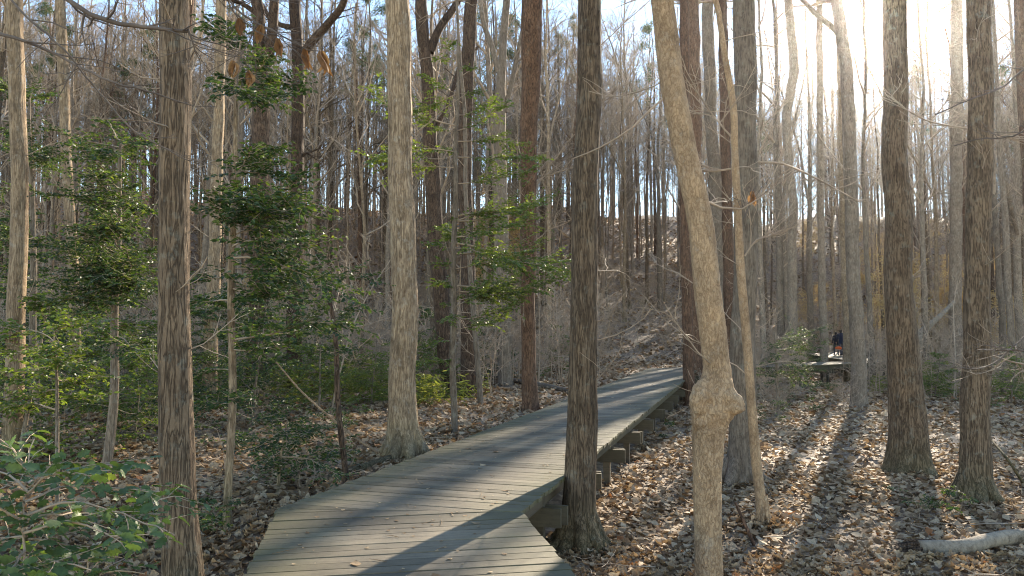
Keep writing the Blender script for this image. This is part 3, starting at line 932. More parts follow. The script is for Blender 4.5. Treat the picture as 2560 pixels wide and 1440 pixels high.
H_('tree', 'slender wavy tan stem just right of the burl tree', 'tan', [(1325, 1908, 26), (1240, 1900, 24), (1150, 1890, 24), (1000, 1878, 22), (900, 1871, 22), (790, 1862, 22), (650, 1850, 21), (400, 1838, 18), (270, 1834, 17), (140, 1812, 15), (50, 1798, 14), (0, 1788, 14)], base=(1908, 1325), flare=.3, sides=20, top=10, nb=9, blen=1.6, crown_from=.75,
   limbs=[[(1836, 350, 6), (1790, 300, 4), (1750, 250, 3)], [(1840, 420, 5), (1790, 425, 5), (1752, 422, 5)], [(1862, 640, 5), (1890, 600, 4), (1925, 590, 3)]])
H_('tree', 'stout brown trunk with flared base behind the wavy stem', 'grey', [(1215, 1854, 84), (1100, 1855, 68), (950, 1858, 62), (720, 1862, 57), (400, 1865, 54), (0, 1858, 53)], base=(1854, 1215), flare=.35, sides=40,
   limbs=[[(1888, 405, 7), (1960, 408, 6), (2050, 435, 5), (2130, 465, 4), (2195, 488, 3)]])
H_('tree', 'reddish trunk at the right edge of the far boardwalk', 'red', [(1015, 1724, 29), (850, 1720, 27), (720, 1716, 26), (500, 1712, 25), (250, 1712, 24), (0, 1710, 23)], base=(1724, 1015), flare=.2, sides=24)
H_('tree', 'dark trunk half hidden behind the burl tree', 'red', [(975, 1746, 34), (720, 1742, 35), (400, 1736, 36), (200, 1734, 36), (0, 1728, 35)], base=(1746, 978), flare=.3, sides=24)
H_('tree', 'pale grey trunk seen between the burl tree and wavy stem', 'grey', [(965, 1800, 30), (720, 1795, 30), (500, 1790, 30), (250, 1775, 28), (0, 1768, 27)], base=(1800, 965), flare=.3, sides=22)
H_('tree', 'narrow dark trunk just left of the stout flared trunk', 'red', [(975, 1826, 27), (720, 1822, 26), (400, 1815, 25), (0, 1805, 23)], base=(1826, 975), flare=.3, sides=20)
H_('tree', 'grey tree with a wavering trunk right of the small holly', 'grey', [(945, 1985, 30), (800, 1982, 24), (650, 1980, 22), (520, 1982, 21), (400, 1972, 21), (300, 1966, 21), (180, 1984, 23), (80, 1978, 21), (0, 1970, 19)], base=(1985, 950), flare=.3, sides=22, crown_from=.7)
H_('tree', 'grey trunk just left of the two walkers', 'grey', [(905, 2061, 20), (700, 2055, 18), (500, 2052, 17), (250, 2050, 16), (0, 2048, 15)], Y=43.5, flare=.2, sides=16, top=22)
H_('tree', 'mottled trunk with pale patches right of the walkers', 'grey', [(1020, 2147, 40), (900, 2146, 36), (720, 2136, 33), (500, 2127, 31), (300, 2122, 30), (150, 2112, 30), (0, 2092, 26)], base=(2147, 1020), flare=.3, sides=28, crown_from=.75,
   limbs=[[(2118, 130, 16), (2095, 70, 15), (2060, 20, 13), (2030, -40, 11)]])
H_('tree', 'smooth grey trunk close behind the walkers', 'pale', [(955, 2120, 22), (800, 2117, 20), (600, 2110, 19), (300, 2104, 18), (0, 2098, 16)], base=(2120, 958), flare=.3, sides=18)
H_('tree', 'big brown trunk under the sun with wide flared foot', 'brown', [(1190, 2274, 104), (1100, 2272, 92), (1000, 2266, 82), (900, 2260, 76), (720, 2247, 65), (400, 2241, 59), (60, 2236, 53), (0, 2235, 52)], base=(2274, 1192), flare=.55, fh=.18, sides=52, lump=.025)
H_('tree', 'distant straight trunk between the two big right hand trees', 'grey', [(940, 2389, 32), (720, 2388, 29), (400, 2391, 27), (0, 2389, 23)], base=(2389, 945), flare=.3, sides=24)
H_('tree', 'rightmost large greenish brown trunk with dark mossy foot', 'brown', [(1260, 2440, 80), (1150, 2438, 70), (1000, 2438, 65), (720, 2443, 57), (400, 2450, 55), (0, 2446, 52)], base=(2440, 1262), flare=.8, fh=.18, sides=48,
   limbs=[[(2470, 330, 6), (2400, 312, 5), (2330, 280, 4), (2270, 200, 3)], [(2465, 340, 6), (2520, 338, 5), (2575, 342, 4)], [(2460, 880, 5), (2520, 905, 4), (2580, 920, 3)]])
H_('tree', 'dark leaning trunk cut by the right edge', 'red', [(990, 2600, 30), (700, 2590, 30), (500, 2575, 28), (200, 2556, 26), (0, 2548, 24)], base=(2600, 995), flare=.2, sides=20, crown_from=.7)
H_('tree', 'slim grey stem leaning right near the right edge', 'grey', [(985, 2535, 16), (700, 2520, 15), (520, 2512, 14), (400, 2500, 12), (200, 2492, 10), (0, 2480, 9)], base=(2535, 988), flare=.2, sides=14, crown_from=.7, limbs=[[(2510, 440, 12), (2540, 520, 12), (2575, 580, 11)]])

# burl of the leaning tree, fused with its trunk
root, C_, org_ = t_burl
trunk_ = [c for c in root.children if c.name.startswith('trunk')][0]
kn = catmull(np.array([[*(at(1770, 960, 6.62)), .11], [*(at(1795, 990, 6.6)), .145], [*(at(1818, 1004, 6.55)), .125], [*(at(1840, 1013, 6.5)), .085], [*(at(1855, 1017, 6.46)), .055], [*(at(1863, 1018, 6.45)), .02]]), .02)
s = Soup()
s.tube(kn[:, :3] - org_, kn[:, 3], 24, cap=True, radial=trunk_radial(len(kn), 24, np.linspace(0, 2, len(kn)), np.random.default_rng(3), lump=.12))
s.tube((np.array([at(1768, 945, 6.55), at(1752, 975, 6.5), at(1745, 1000, 6.48), at(1748, 1040, 6.52), at(1760, 1075, 6.6)]) - org_), [.04, .07, .075, .06, .03], 14, cap=True)
ring = [at(1768 + 34 * math.cos(t), 1052 + 10 * math.sin(t * 2), 6.6 + .13 * math.sin(t)) - org_ for t in np.linspace(0, 2 * math.pi, 17)]
s.tube(np.array(ring), [.03] * 17, 8)
V0 = np.empty(len(trunk_.data.vertices) * 3, np.float32); trunk_.data.vertices.foreach_get('co', V0); V0 = V0.reshape(-1, 3)
Q0 = np.array([list(p.vertices) for p in trunk_.data.polygons]); n0 = len(V0); k_ = np.arange(48)
V0 = np.vstack([V0, V0[:48].mean(0), V0[n0 - 48:n0].mean(0)])
s.add(V0, Q0, np.vstack([np.c_[np.full(48, n0), (k_ + 1) % 48, k_], np.c_[np.full(48, n0 + 1), n0 - 48 + k_, n0 - 48 + (k_ + 1) % 48]]))
tmp = link('tmp_burl', s.mesh('tmp_burl', []))
md = tmp.modifiers.new('remesh', 'REMESH'); md.mode = 'VOXEL'; md.voxel_size = .016
md = tmp.modifiers.new('smooth', 'SMOOTH'); md.iterations = 4; md.factor = .5
fused = bpy.data.meshes.new_from_object(tmp.evaluated_get(bpy.context.evaluated_depsgraph_get()))
bpy.data.objects.remove(tmp)
fused.name = 'trunk'; fused.materials.clear(); fused.materials.append(M['tan'])
fused.polygons.foreach_set('use_smooth', np.ones(len(fused.polygons), bool))
co = np.empty(len(fused.vertices) * 3, np.float32); fused.vertices.foreach_get('co', co); co = co.reshape(-1, 3)
nr = np.empty(len(fused.vertices) * 3, np.float32); fused.vertices.foreach_get('normal', nr); nr = nr.reshape(-1, 3)
zc = at(1790, 1005, 6.6)[2] - org_[2]; wgt = np.exp(-((co[:, 2] - zc) / .28) ** 2)
dsp = np.zeros(len(co)); rr_ = np.random.default_rng(12)
for k in range(14):
    d_ = unit(rr_.normal(0, 1, 3)); fq = rr_.uniform(18, 75)
    dsp += np.abs(np.sin(co @ d_ * fq + rr_.uniform(0, 6))) * 22 / fq
co += nr * ((dsp - dsp.mean()) * .0062 * (.25 + wgt))[:, None]
fused.vertices.foreach_set('co', co.ravel().astype(np.float32)); fused.update()
trunk_.data = fused

pile = Soup(); rp = np.random.default_rng(19)
for (ro, C_, o_) in HERO:
    if o_[1] > 16: continue
    R0 = float(C_[3, 3]); n_ = int(260 * (R0 + .15) / .3)
    az = rp.uniform(0, 6.3, n_); rd_ = R0 * 1.05 + rp.exponential(.22, n_)
    P = np.c_[o_[0] + np.cos(az) * rd_, o_[1] + np.sin(az) * rd_]
    P = P[~on_walk(P, .02)]; rd2 = np.hypot(P[:, 0] - o_[0], P[:, 1] - o_[1]); n_ = len(P)
    if not n_: continue
    P = np.c_[P, g(P[:, 0], P[:, 1]) + .04 + .10 * np.exp(-(rd2 - R0) / .16) * rp.uniform(.2, 1, n_)]
    X, Y, Z = flat_frames(n_, .6, rp)
    tv, tq, tt = LITTER[int(rp.integers(0, 10))]
    pile.leaves(tv, tq, tt, P, X, Y, Z, .1 * rp.uniform(.5, 1.3, n_), np.clip(rp.beta(1.5, 1.8, n_), 0, 1))
tag(link('leaf_drift', pile.mesh('leaf_drift', [M['litter']])), 'brown leaves drifted up against the feet of the near trunks', 'leaf litter', kind='stuff')

# ------------------------------------------------------------------ overhanging branches with dry leaves, near the camera
def hang_branch(name, label, paths, Y, group=None, leaves=()):
    r = np.random.default_rng(len(label) * 7 + int(Y * 10))
    p0 = at(paths[0][0][0], paths[0][0][1], Y)
    root = thing(name, label, 'branch', p0, group)
    for pth in paths:
        LP = np.array([[*(at(px, py, Y + dy) - p0), .5 * wd * Y / F] for (px, py, wd, dy) in pth])
        LP = catmull(LP, .05)
        LP[:, :3] += np.cumsum(r.normal(0, .0035, (len(LP), 3)), axis=0)
        s = Soup(); s.tube(LP[:, :3], LP[:, 3], 7)
        branches(s, LP[:, :3], LP[:, 3], .1, 9, .42, (30, 70), 2, r, thin=.0016, sub=(3, 2))
        link('twig', s.mesh('twig', [M['twig_dark']]), root)
    for (px, py, ln, lean_) in leaves:
        # a spray of long dry leaves folded and hanging
        for k in range(4):
            ys = np.linspace(0, 1, 8)
            wd = .21 * np.sin(np.pi * np.clip(ys * .92 + .06, 0, 1)) ** .9
            tv = []
            off = r.uniform(-.22, .22)
            for y, w_ in zip(ys, wd):
                for sgn in (-1, -.5, 0, .5, 1):
                    tv.append([w_ * sgn * .8 + off * y + lean_ * y * y, -.2 * abs(sgn) * w_ / .21 + .09 * math.sin(6 * y + k * 2), -y])
            tv = np.array(tv); q = [[i * 5 + j, i * 5 + j + 1, i * 5 + j + 6, i * 5 + j + 5] for i in range(7) for j in range(4)]
            a = r.uniform(0, 6.3) if k else r.uniform(-.4, .4)
            ca, sa = math.cos(a), math.sin(a)
            tv = np.c_[tv[:, 0] * ca - tv[:, 1] * sa, tv[:, 0] * sa + tv[:, 1] * ca, tv[:, 2]] * ln * Y / F * r.uniform(.8, 1.05)
            o = link('dry_leaf', mesh_np('dry_leaf', tv, quads=np.array(q), attrs={'tint': np.full(len(tv), r.uniform(.0, .38))}, mats=[M['drybeech']]), root)
            o.location = at(px + r.uniform(-3, 3), py, Y + r.uniform(-.02, .02)) - p0
    return root
hang_branch('overhanging_branch', 'bare dark branch reaching in across the top left corner', [[(120, -40, 15, 0), (200, 20, 13, 0), (300, 55, 12, .05), (380, 66, 10, .1), (470, 74, 8, .15)], [(470, 74, 7, .15), (482, 105, 5, .15), (492, 132, 4, .2)]], 4.6)
hang_branch('overhanging_branch', 'thin bare branch slanting down from the left edge', [[(-20, 80, 9, 0), (60, 105, 8, 0), (150, 145, 7, .1), (250, 200, 6, .1), (360, 235, 5, .2), (470, 275, 3, .3)]], 4.2)
hang_branch('overhanging_branch', 'long thin twig crossing from the top left corner down to the dark trunk', [[(10, -20, 6, 0), (60, 45, 6, 0), (150, 130, 5, 0), (240, 240, 4, .1), (330, 330, 4, .1), (460, 400, 3, .2)]], 4.0)
hang_branch('overhanging_branch', 'fine twig with hanging brown dry leaves at the top', [[(540, -60, 6, 0), (580, 20, 5, 0), (640, 60, 4, 0), (700, 90, 4, 0), (765, 122, 3, 0), (806, 128, 2, 0)], [(580, 20, 4, 0), (596, 45, 3, 0), (600, 52, 2, 0)], [(640, 60, 3, 0), (615, 110, 3, 0), (588, 150, 2, 0), (624, 172, 2, 0)]], 4.0,
            leaves=[(600, 46, 50, .05), (652, 62, 50, -.05), (696, 96, 52, .1), (766, 122, 56, .15), (806, 128, 66, .35), (584, 152, 46, .0), (624, 176, 44, .1)])
hang_branch('overhanging_branch', 'twig with one curled tan leaf right of the wavy stem', [[(1862, 545, 4, 0), (1875, 515, 3, 0), (1882, 482, 3, 0)]], 8.6, leaves=[(1882, 478, 40, .15)])
hang_branch('overhanging_branch', 'thin bare branch drooping across the trunks at upper right', [[(2640, 140, 5, 0), (2560, 175, 5, 0), (2500, 220, 4, 0), (2440, 240, 4, 0), (2330, 280, 3, .2)], [(2600, 320, 4, 0), (2520, 345, 4, 0), (2440, 352, 3, 0), (2385, 372, 3, .1)]], 7.0)
hang_branch('overhanging_branch', 'low leafless spray in front of the rightmost large trunk', [[(2640, 900, 5, 0), (2560, 875, 5, 0), (2500, 870, 4, 0), (2440, 868, 3, 0)], [(2620, 800, 4, 0), (2540, 860, 4, 0), (2490, 905, 4, 0), (2440, 920, 3, 0), (2350, 912, 2, .2)]], 6.5)

# ------------------------------------------------------------------ hollies
FOLD = folded_leaf(.52, .1, .16)
SPINY = holly_leaf()
class Leaves(list):
    pass
def leaf_pairs(C, spacing, r, size, flat=.5, dens=1.0):
    """leaves set alternately along twig paths C (B,n,3): rows of position, x, y, z axis, size"""
    C = np.asarray(C)
    if C.ndim == 2: C = C[None]
    B = len(C)
    Lm = np.linalg.norm(np.diff(C, axis=1), axis=2).sum(1).mean()
    k = max(2, int(round(Lm / spacing)))
    t = (np.arange(k)[None] + r.uniform(.2, .9, (B, k))) / k
    p, tg, _ = along(C, t)
    sgn = np.where((np.arange(k) % 2) == 0, 1.0, -1.0)[None, :, None]
    sd = unitN(np.cross(tg, np.broadcast_to(np.array([0, 0, 1.0]), tg.shape))) * sgn
    U = lambda a_, b_: r.uniform(a_, b_, (B, k, 1))
    y = tg * U(.3, .9) + sd * U(.6, 1.1); y[..., 2:] += U(-.4, .25); y = unitN(y)
    z = unitN(np.array([0, 0, 1.0]) + r.normal(0, flat, (B, k, 3)))
    x = unitN(np.cross(y, z)); z = np.cross(x, y)
    out = np.concatenate([p, x, y, z, size * U(.65, 1.25)], -1).reshape(-1, 13)
    return out[r.random(len(out)) < dens]
def sprays_(stems, LV, p0, d, L, r, size, nsub=9, spacing=.032, up=.0, thin=.0035, dens=1.0):
    """leafy boughs, many at once: p0, d (B,3), L (B,)"""
    p0 = np.atleast_2d(p0); d = np.atleast_2d(d); L = np.atleast_1d(np.asarray(L, float)); nb = len(p0)
    B = bwander(p0, d, L, 7, .12, up, r)
    k = np.linspace(0, 1, 7)[None]
    stems.tubes(B, np.maximum(.004, L * .009)[:, None] * (1 - k) + thin * k, 4)
    ts = .18 + .82 * (np.arange(nsub)[None] + r.random((nb, nsub))) / nsub
    p, t, _ = along(B, ts)
    sgn = np.where((np.arange(nsub) % 2) == 0, 1.0, -1.0)[None, :, None]
    sd = unitN(np.cross(t, np.broadcast_to(np.array([0, 0, 1.0]), t.shape))) * sgn
    dd = t * .75 + sd * r.uniform(.4, 1.1, (nb, nsub, 1)); dd[..., 2] += r.uniform(-.35, .35, (nb, nsub))
    Ls = (L[:, None] * (.55 - .3 * ts) * r.uniform(.7, 1.3, ts.shape)).ravel()
    C = bwander(p.reshape(-1, 3), dd.reshape(-1, 3), Ls, 4, .15, up, r)
    stems.tubes(C, np.tile(np.linspace(thin, thin * .5, 4), (len(C), 1)), 3)
    o = np.argsort(Ls)
    for ch in np.array_split(o, 4):
        if len(ch): LV.append(leaf_pairs(C[ch], spacing, r, size, dens=dens))
    LV.append(leaf_pairs(B[:, 3:], spacing, r, size, dens=dens))
def leaf_soup(LV, tmpl, r, tlo=0.0, thi=1.0):
    s = Soup()
    A = np.vstack(LV) if isinstance(LV, list) else LV
    tint = tlo + (thi - tlo) * r.beta(1.6, 2.2, len(A))
    s.leaves(tmpl[0], tmpl[1], tmpl[2], A[:, 0:3], A[:, 3:6], A[:, 6:9], A[:, 9:12], A[:, 12], tint)
    return s
def holly(name, label, prof, Y, sprays, seed, leaf=.055, mat='holly', bark='pale', tmpl=FOLD, dens=1.0, cat='holly', spacing=.032, fill=1.0, tlo=0, thi=1):
    """prof: stem px profile from the base; sprays: (px, py, length px, rise) leafy boughs whose tips the photo shows"""
    r = np.random.default_rng(seed)
    pts = np.array([[*at(cx, py, Y), .5 * wd * Y / F] for (py, cx, wd) in prof])
    zb = gz(pts[0, 0], pts[0, 1]); 
    if pts[0, 2] > zb: pts = np.vstack([np.r_[pts[0, :2], zb - .1, pts[0, 3] * 1.1], pts])
    org = np.array([pts[0, 0], pts[0, 1], zb])
    root = thing(name, label, cat, org)
    C = catmull(pts, .1)
    C[:, 0] += .012 * np.sin(C[:, 2] * 3 + seed); C[:, 1] += .03 * np.sin(C[:, 2] * 2.1 + seed)
    st = Soup(); st.tube(C[:, :3] - org, C[:, 3], 12, radial=trunk_radial(len(C), 12, C[:, 2] - zb, r, lump=.04))
    link('stem', st.mesh('stem', [M[bark]]), root)
    tw_ = Soup(); LV = []
    p0s, vs = [], []
    for (px, py, dY) in sprays:
        tip = at(px, py, Y + dY)
        z0 = tip[2] - r.uniform(-.1, .25) * np.linalg.norm(tip[:2] - org[:2])   # a bough leaves the stem a little below its tip
        p0 = C[int(np.argmin(np.abs(C[:, 2] - z0))), :3]
        p0s.append(p0 - org); vs.append(tip - p0)
    p0s, vs = np.array(p0s), np.array(vs); Ls = np.linalg.norm(vs, axis=1)
    o_ = np.argsort(Ls)
    for ch in np.array_split(o_, 4):
        if len(ch): sprays_(tw_, LV, p0s[ch], vs[ch], Ls[ch] * 1.05, r, leaf, nsub=int(7 + Ls[ch].mean() * 10 * fill), spacing=spacing, dens=dens)
    tag(link('twigs', tw_.mesh('twigs', [M['twig']]), root), kind='stuff')
    link('foliage', leaf_soup(LV, tmpl, r, tlo, thi).mesh('foliage', [M[mat]], smooth=False), root)
    return root
ra = np.random.default_rng(21)
sprA = [(ra.normal(620, 75), ra.uniform(110, 330), ra.uniform(-.7, .8)) for k in range(12)] + \
       [(ra.uniform(500, 800), ra.normal(520, 45), ra.uniform(-1, 1)) for k in range(16)] + \
       [(ra.uniform(480, 760), ra.uniform(380, 640), ra.uniform(-1, 1)) for k in range(12)] + \
       [(ra.uniform(470, 860), ra.uniform(640, 880), ra.uniform(-.8, 1)) for k in range(13)] + \
       [(520, 980, .3), (640, 1000, -.3), (480, 900, .2)]
holly('holly_tree', 'tall dark green holly with smooth pale stem right of the dark trunk', [(1305, 574, 21), (1100, 577, 20), (900, 577, 19), (720, 580, 18), (450, 586, 15), (200, 592, 9), (100, 600, 5)], 7.75, sprA, 5, leaf=.062, fill=1.3)
rb_ = np.random.default_rng(22)
sprB = [(rb_.uniform(90, 400), rb_.uniform(300, 900), rb_.uniform(-1.2, 1.2)) for k in range(46)] + [(rb_.uniform(180, 390), rb_.uniform(480, 720), rb_.uniform(-1.2, 1.2)) for k in range(18)]
holly('holly_tree', 'dense dark holly between the two pale left trees and dark trunk', [(1150, 272, 24), (900, 285, 20), (600, 295, 15), (350, 300, 7)], 10.8, sprB, 6, leaf=.064, bark='grey', fill=1.05)
sprB2 = [(rb_.uniform(-40, 150), rb_.uniform(180, 760), rb_.uniform(-1.2, 1.2)) for k in range(34)]
holly('holly_tree', 'dark holly behind the pale trunk at the left edge', [(1090, 90, 18), (800, 85, 16), (500, 80, 12), (250, 75, 6)], 13.5, sprB2, 7, leaf=.064, bark='grey', fill=1.0)
rc_ = np.random.default_rng(23)
sprC = [(1090, 150, 0), (1120, 110, .3), (1060, 210, -.3), (1200, 240, .2), (1180, 170, .2), (1240, 290, .3), (1060, 330, 0), (1040, 260, .5), (1260, 300, -.5), (1100, 380, .4)] + \
       [(rc_.uniform(1050, 1420), 560 + rc_.normal(0, 30), rc_.uniform(-.9, .9)) for k in range(13)] + [(1425, 600, 0), (1400, 585, .4), (1380, 620, -.3)] + \
       [(rc_.uniform(1180, 1415), 745 + rc_.normal(0, 35), rc_.uniform(-.9, .9)) for k in range(9)] + \
       [(rc_.uniform(1040, 1150), rc_.uniform(640, 900), rc_.uniform(-.6, .6)) for k in range(8)] + [(1330, 400, .2), (1320, 450, -.2), (1300, 370, .3), (960, 360, .3), (920, 300, .1), (945, 420, 0)]
holly('holly_tree', 'open yellow green holly on a thin stem in the middle', [(1050, 1134, 17), (900, 1133, 16), (700, 1134, 15), (500, 1138, 12), (300, 1142, 9), (100, 1146, 4)], 14.6, sprC, 8, leaf=.072, mat='holly_light', bark='grey', dens=.9, spacing=.034, fill=1.2)
holly('holly_tree', 'slim young holly on a dark stem left of the large pale trunk', [(1195, 862, 15), (1000, 848, 14), (850, 838, 12), (720, 815, 9), (660, 800, 6)], 9.6, [(760, 680, .2), (880, 690, -.2), (900, 760, .2), (740, 790, 0), (830, 880, -.3), (880, 880, .2), (790, 650, .3), (950, 700, .3), (720, 730, -.3)], 9, leaf=.062, bark='dark', dens=.9)
rd = np.random.default_rng(24)
holly('holly_bush', 'small glinting holly bush left of the far walkers', [(1020, 1945, 8), (900, 1940, 6), (830, 1935, 3)], 22.0, [(rd.uniform(1890, 2060), rd.uniform(835, 965), rd.uniform(-.8, .8)) for k in range(26)], 10, leaf=.062, bark='grey', dens=.75)
holly('holly_bush', 'light green holly bush low at the left edge', [(1180, 150, 10), (1000, 140, 8), (830, 130, 4)], 8.6, [(rd.uniform(-20, 300), rd.uniform(800, 1010), rd.uniform(-.8, .8)) for k in range(22)], 11, leaf=.062, mat='holly_light', bark='grey')
holly('holly_bush', 'leafy holly bush rising left of the young dark stemmed holly', [(1210, 700, 9), (1120, 705, 7), (1050, 715, 4)], 9.2, [(rd.uniform(610, 850), rd.uniform(1030, 1190), rd.uniform(-.8, .8)) for k in range(20)], 12, leaf=.055, dens=.8)

# the sprays of holly nearest the camera, bottom left: every large leaf a part
def near_holly(name, label, boughs, seed, nmax=290):
    r = np.random.default_rng(seed)
    x0, y0 = boughs[0][0][:2]
    base = at(x0, y0, boughs[0][0][2]); org = np.array([base[0], base[1], gz(base[0], base[1])])
    root = thing(name, label, 'holly', org)
    st = Soup(); LV = []
    st.tube(np.array([[0, 0, -.1], [.02, .01, .5], base - org]), [.013, .011, .008], 8)
    for b in boughs:
        B = catmull(np.array([at(px, py, Y) - org for (px, py, Y) in b]), .04)
        B += np.cumsum(r.normal(0, .003, B.shape), axis=0)
        st.tube(B, np.linspace(.006, .002, len(B)), 5)
        nsub = int(len(B) / 2.2) + 2
        for s in range(nsub):
            i = int((.2 + .8 * (s + r.random()) / nsub) * (len(B) - 2)); t = unit(B[i + 1] - B[i])
            sd = unit(np.cross(t, [0, 0, 1.0])) * (1 if s % 2 else -1)
            C = wander(B[i], unit(t * .8 + sd * r.uniform(.3, .9) + np.array([0, 0, r.uniform(-.25, .3)])), r.uniform(.1, .26), 4, .12, 0, r)
            st.tube(C, [.0022, .002, .0016, .001], 4)
            LV.append(leaf_pairs(C, .03, r, .06, flat=.5))
    link('stem', st.mesh('stem', [M['twig']]), root)
    ms = []
    for k in range(6):
        v = SPINY[0].copy(); v[:, 2] += r.uniform(-.25, .1) * v[:, 1] ** 2 + r.uniform(-.1, .25) * np.abs(v[:, 0])
        ms.append(mesh_np('leaf', v, quads=SPINY[1], attrs={'tint': np.full(len(v), (.15, .3, .45, .55, .7, .95)[k])}, mats=[M['holly_near']]))
    A = np.vstack(LV); A = A[r.permutation(len(A))]
    vis, px, py = in_view(A[:, :3] + org, 30)
    a = A[vis]; rest = np.vstack([A[~vis], a[nmax:]])
    for l in a[:nmax]:
        p, x, y, z, sc = l[0:3], l[3:6], l[6:9], l[9:12], l[12]
        o = link('leaf', ms[min(5, int(r.beta(1.6, 1.9) * 6))], root)
        o.matrix_local = Matrix(((x[0] * sc, y[0] * sc, z[0] * sc, p[0]), (x[1] * sc, y[1] * sc, z[1] * sc, p[1]), (x[2] * sc, y[2] * sc, z[2] * sc, p[2]), (0, 0, 0, 1)))
    if len(rest):
        tag(link('foliage', leaf_soup(rest, SPINY, r).mesh('foliage', [M['holly_near']]), root), kind='stuff')
near_holly('holly_bush', 'close bluish green holly sprays filling the bottom left corner', [
    [(60, 1500, 3.0), (62, 1300, 3.0), (75, 1160, 3.1), (95, 1100, 3.15)],
    [(62, 1290, 3.0), (160, 1255, 3.05), (260, 1270, 3.1), (380, 1310, 3.1), (430, 1330, 3.1)],
    [(62, 1260, 3.0), (170, 1220, 3.2), (300, 1230, 3.3), (400, 1245, 3.3)],
    [(62, 1330, 3.0), (180, 1310, 2.9), (280, 1345, 2.9), (350, 1360, 2.9)],
    [(66, 1230, 3.0), (20, 1190, 3.0), (-30, 1170, 3.0)],
    [(66, 1210, 3.0), (150, 1160, 3.3), (260, 1165, 3.4), (330, 1170, 3.4)],
    [(60, 1380, 3.0), (30, 1420, 2.8), (-20, 1430, 2.7)],
    [(60, 1420, 3.0), (150, 1400, 2.8), (230, 1420, 2.8)],
    [(64, 1240, 3.0), (130, 1195, 2.9), (210, 1190, 2.9), (280, 1205, 2.9)],
    [(62, 1350, 3.0), (130, 1350, 3.2), (230, 1375, 3.2), (310, 1390, 3.2)],
    [(62, 1310, 3.0), (0, 1270, 2.9), (-40, 1260, 2.9)],
    [(62, 1340, 3.0), (10, 1340, 3.1), (-40, 1350, 3.1)],
    [(70, 1180, 3.1), (30, 1120, 3.2), (-10, 1090, 3.2)],
    [(62, 1300, 3.0), (190, 1290, 3.4), (330, 1300, 3.5), (410, 1290, 3.5)]], 31)
near_holly('holly_bush', 'second spray of holly leaves in front of the dark trunk foot', [
    [(215, 1560, 3.3), (212, 1430, 3.3), (220, 1370, 3.3)],
    [(213, 1440, 3.3), (290, 1415, 3.3), (350, 1425, 3.3)],
    [(213, 1400, 3.3), (300, 1340, 3.4), (380, 1260, 3.6), (440, 1235, 3.7), (480, 1245, 3.75)],
    [(213, 1420, 3.3), (120, 1390, 3.3), (60, 1380, 3.3)]], 32, 150)

MARK = [(30, 'the left edge trunk'), (190, 'the crooked pale tree'), (435, 'the big dark left trunk'), (585, 'the tall holly'), (740, 'the upswept limb tree'), (1005, 'the large pale trunk'), (1165, 'the twin furrowed trunks'), (1322, 'the straight reddish trunk'), (1460, 'the bend trunk'), (1600, 'the boardwalk end'), (1740, 'the burl tree'), (1862, 'the stout flared trunk'), (1980, 'the wavering grey tree'), (2130, 'the mottled trunk'), (2245, 'the trunk under the sun'), (2389, 'the distant trunk'), (2443, 'the rightmost trunk')]
def zone(px, y):
    m = min(MARK, key=lambda q: abs(q[0] - px))
    side = 'left of ' if px < m[0] - 18 else 'right of ' if px > m[0] + 18 else 'behind '
    far = 'on the far ridge ' if y > 90 else 'high on the slope ' if y > 72 else 'low on the slope ' if y > 54 else 'on the flat '
    return far + side + m[1]

# understorey hollies further back
def bush_mesh(seed, h, nb, L, mat):
    r = np.random.default_rng(seed)
    st = Soup(); LV = []
    C = wander((0, 0, -.1), (0, 0, 1), h, 8, .06, .05, r)
    st.tube(C, np.linspace(.035, .006, 8), 7)
    t = r.uniform(.12, 1, nb); p, _, _ = along(C[None], t[None])
    az = r.uniform(0, 6.3, nb)
    d = np.c_[np.cos(az), np.sin(az), r.uniform(-.2, .35, nb)]
    sprays_(st, LV, p[0], d, L * (1.15 - .75 * t) * r.uniform(.6, 1.2, nb), r, .072, nsub=10, spacing=.04)
    return st.mesh('stem', [M['grey']]), leaf_soup(LV, FOLD, r).mesh('foliage', [M[mat]], smooth=False)
BUSH = [bush_mesh(151, 4.6, 42, 1.5, 'holly'), bush_mesh(152, 3.0, 34, 1.2, 'holly'), bush_mesh(153, 2.2, 28, 1.0, 'holly_light')]
rbu = np.random.default_rng(160)
for (px, y, k) in [(20, 17, 0), (110, 20, 1), (230, 16, 1), (330, 19, 0), (390, 14.5, 2), (470, 18, 1), (520, 22, 0), (640, 16, 1), (700, 21, 0), (800, 18, 2), (860, 24, 1), (930, 20, 2), (60, 11.5, 2), (300, 12.5, 2), (1090, 24, 2), (1230, 30, 1), (1400, 33, 2), (1060, 29, 1), (770, 28, 1), (2330, 30, 2), (2520, 26, 2), (400, 26, 0), (170, 27, 0)]:
    x = at(px, 800, y)[0]
    o = thing('holly_bush', ('tall dark', 'dark', 'lighter green')[k] + ' holly bush ' + zone(px, y), 'holly', (x, y, gz(x, y)), 'understorey hollies')
    sc = rbu.uniform(.85, 1.2); o.scale = (sc, sc, sc); o.rotation_euler.z = rbu.uniform(0, 6.3)
    link('stem', BUSH[k][0], o); link('foliage', BUSH[k][1], o)

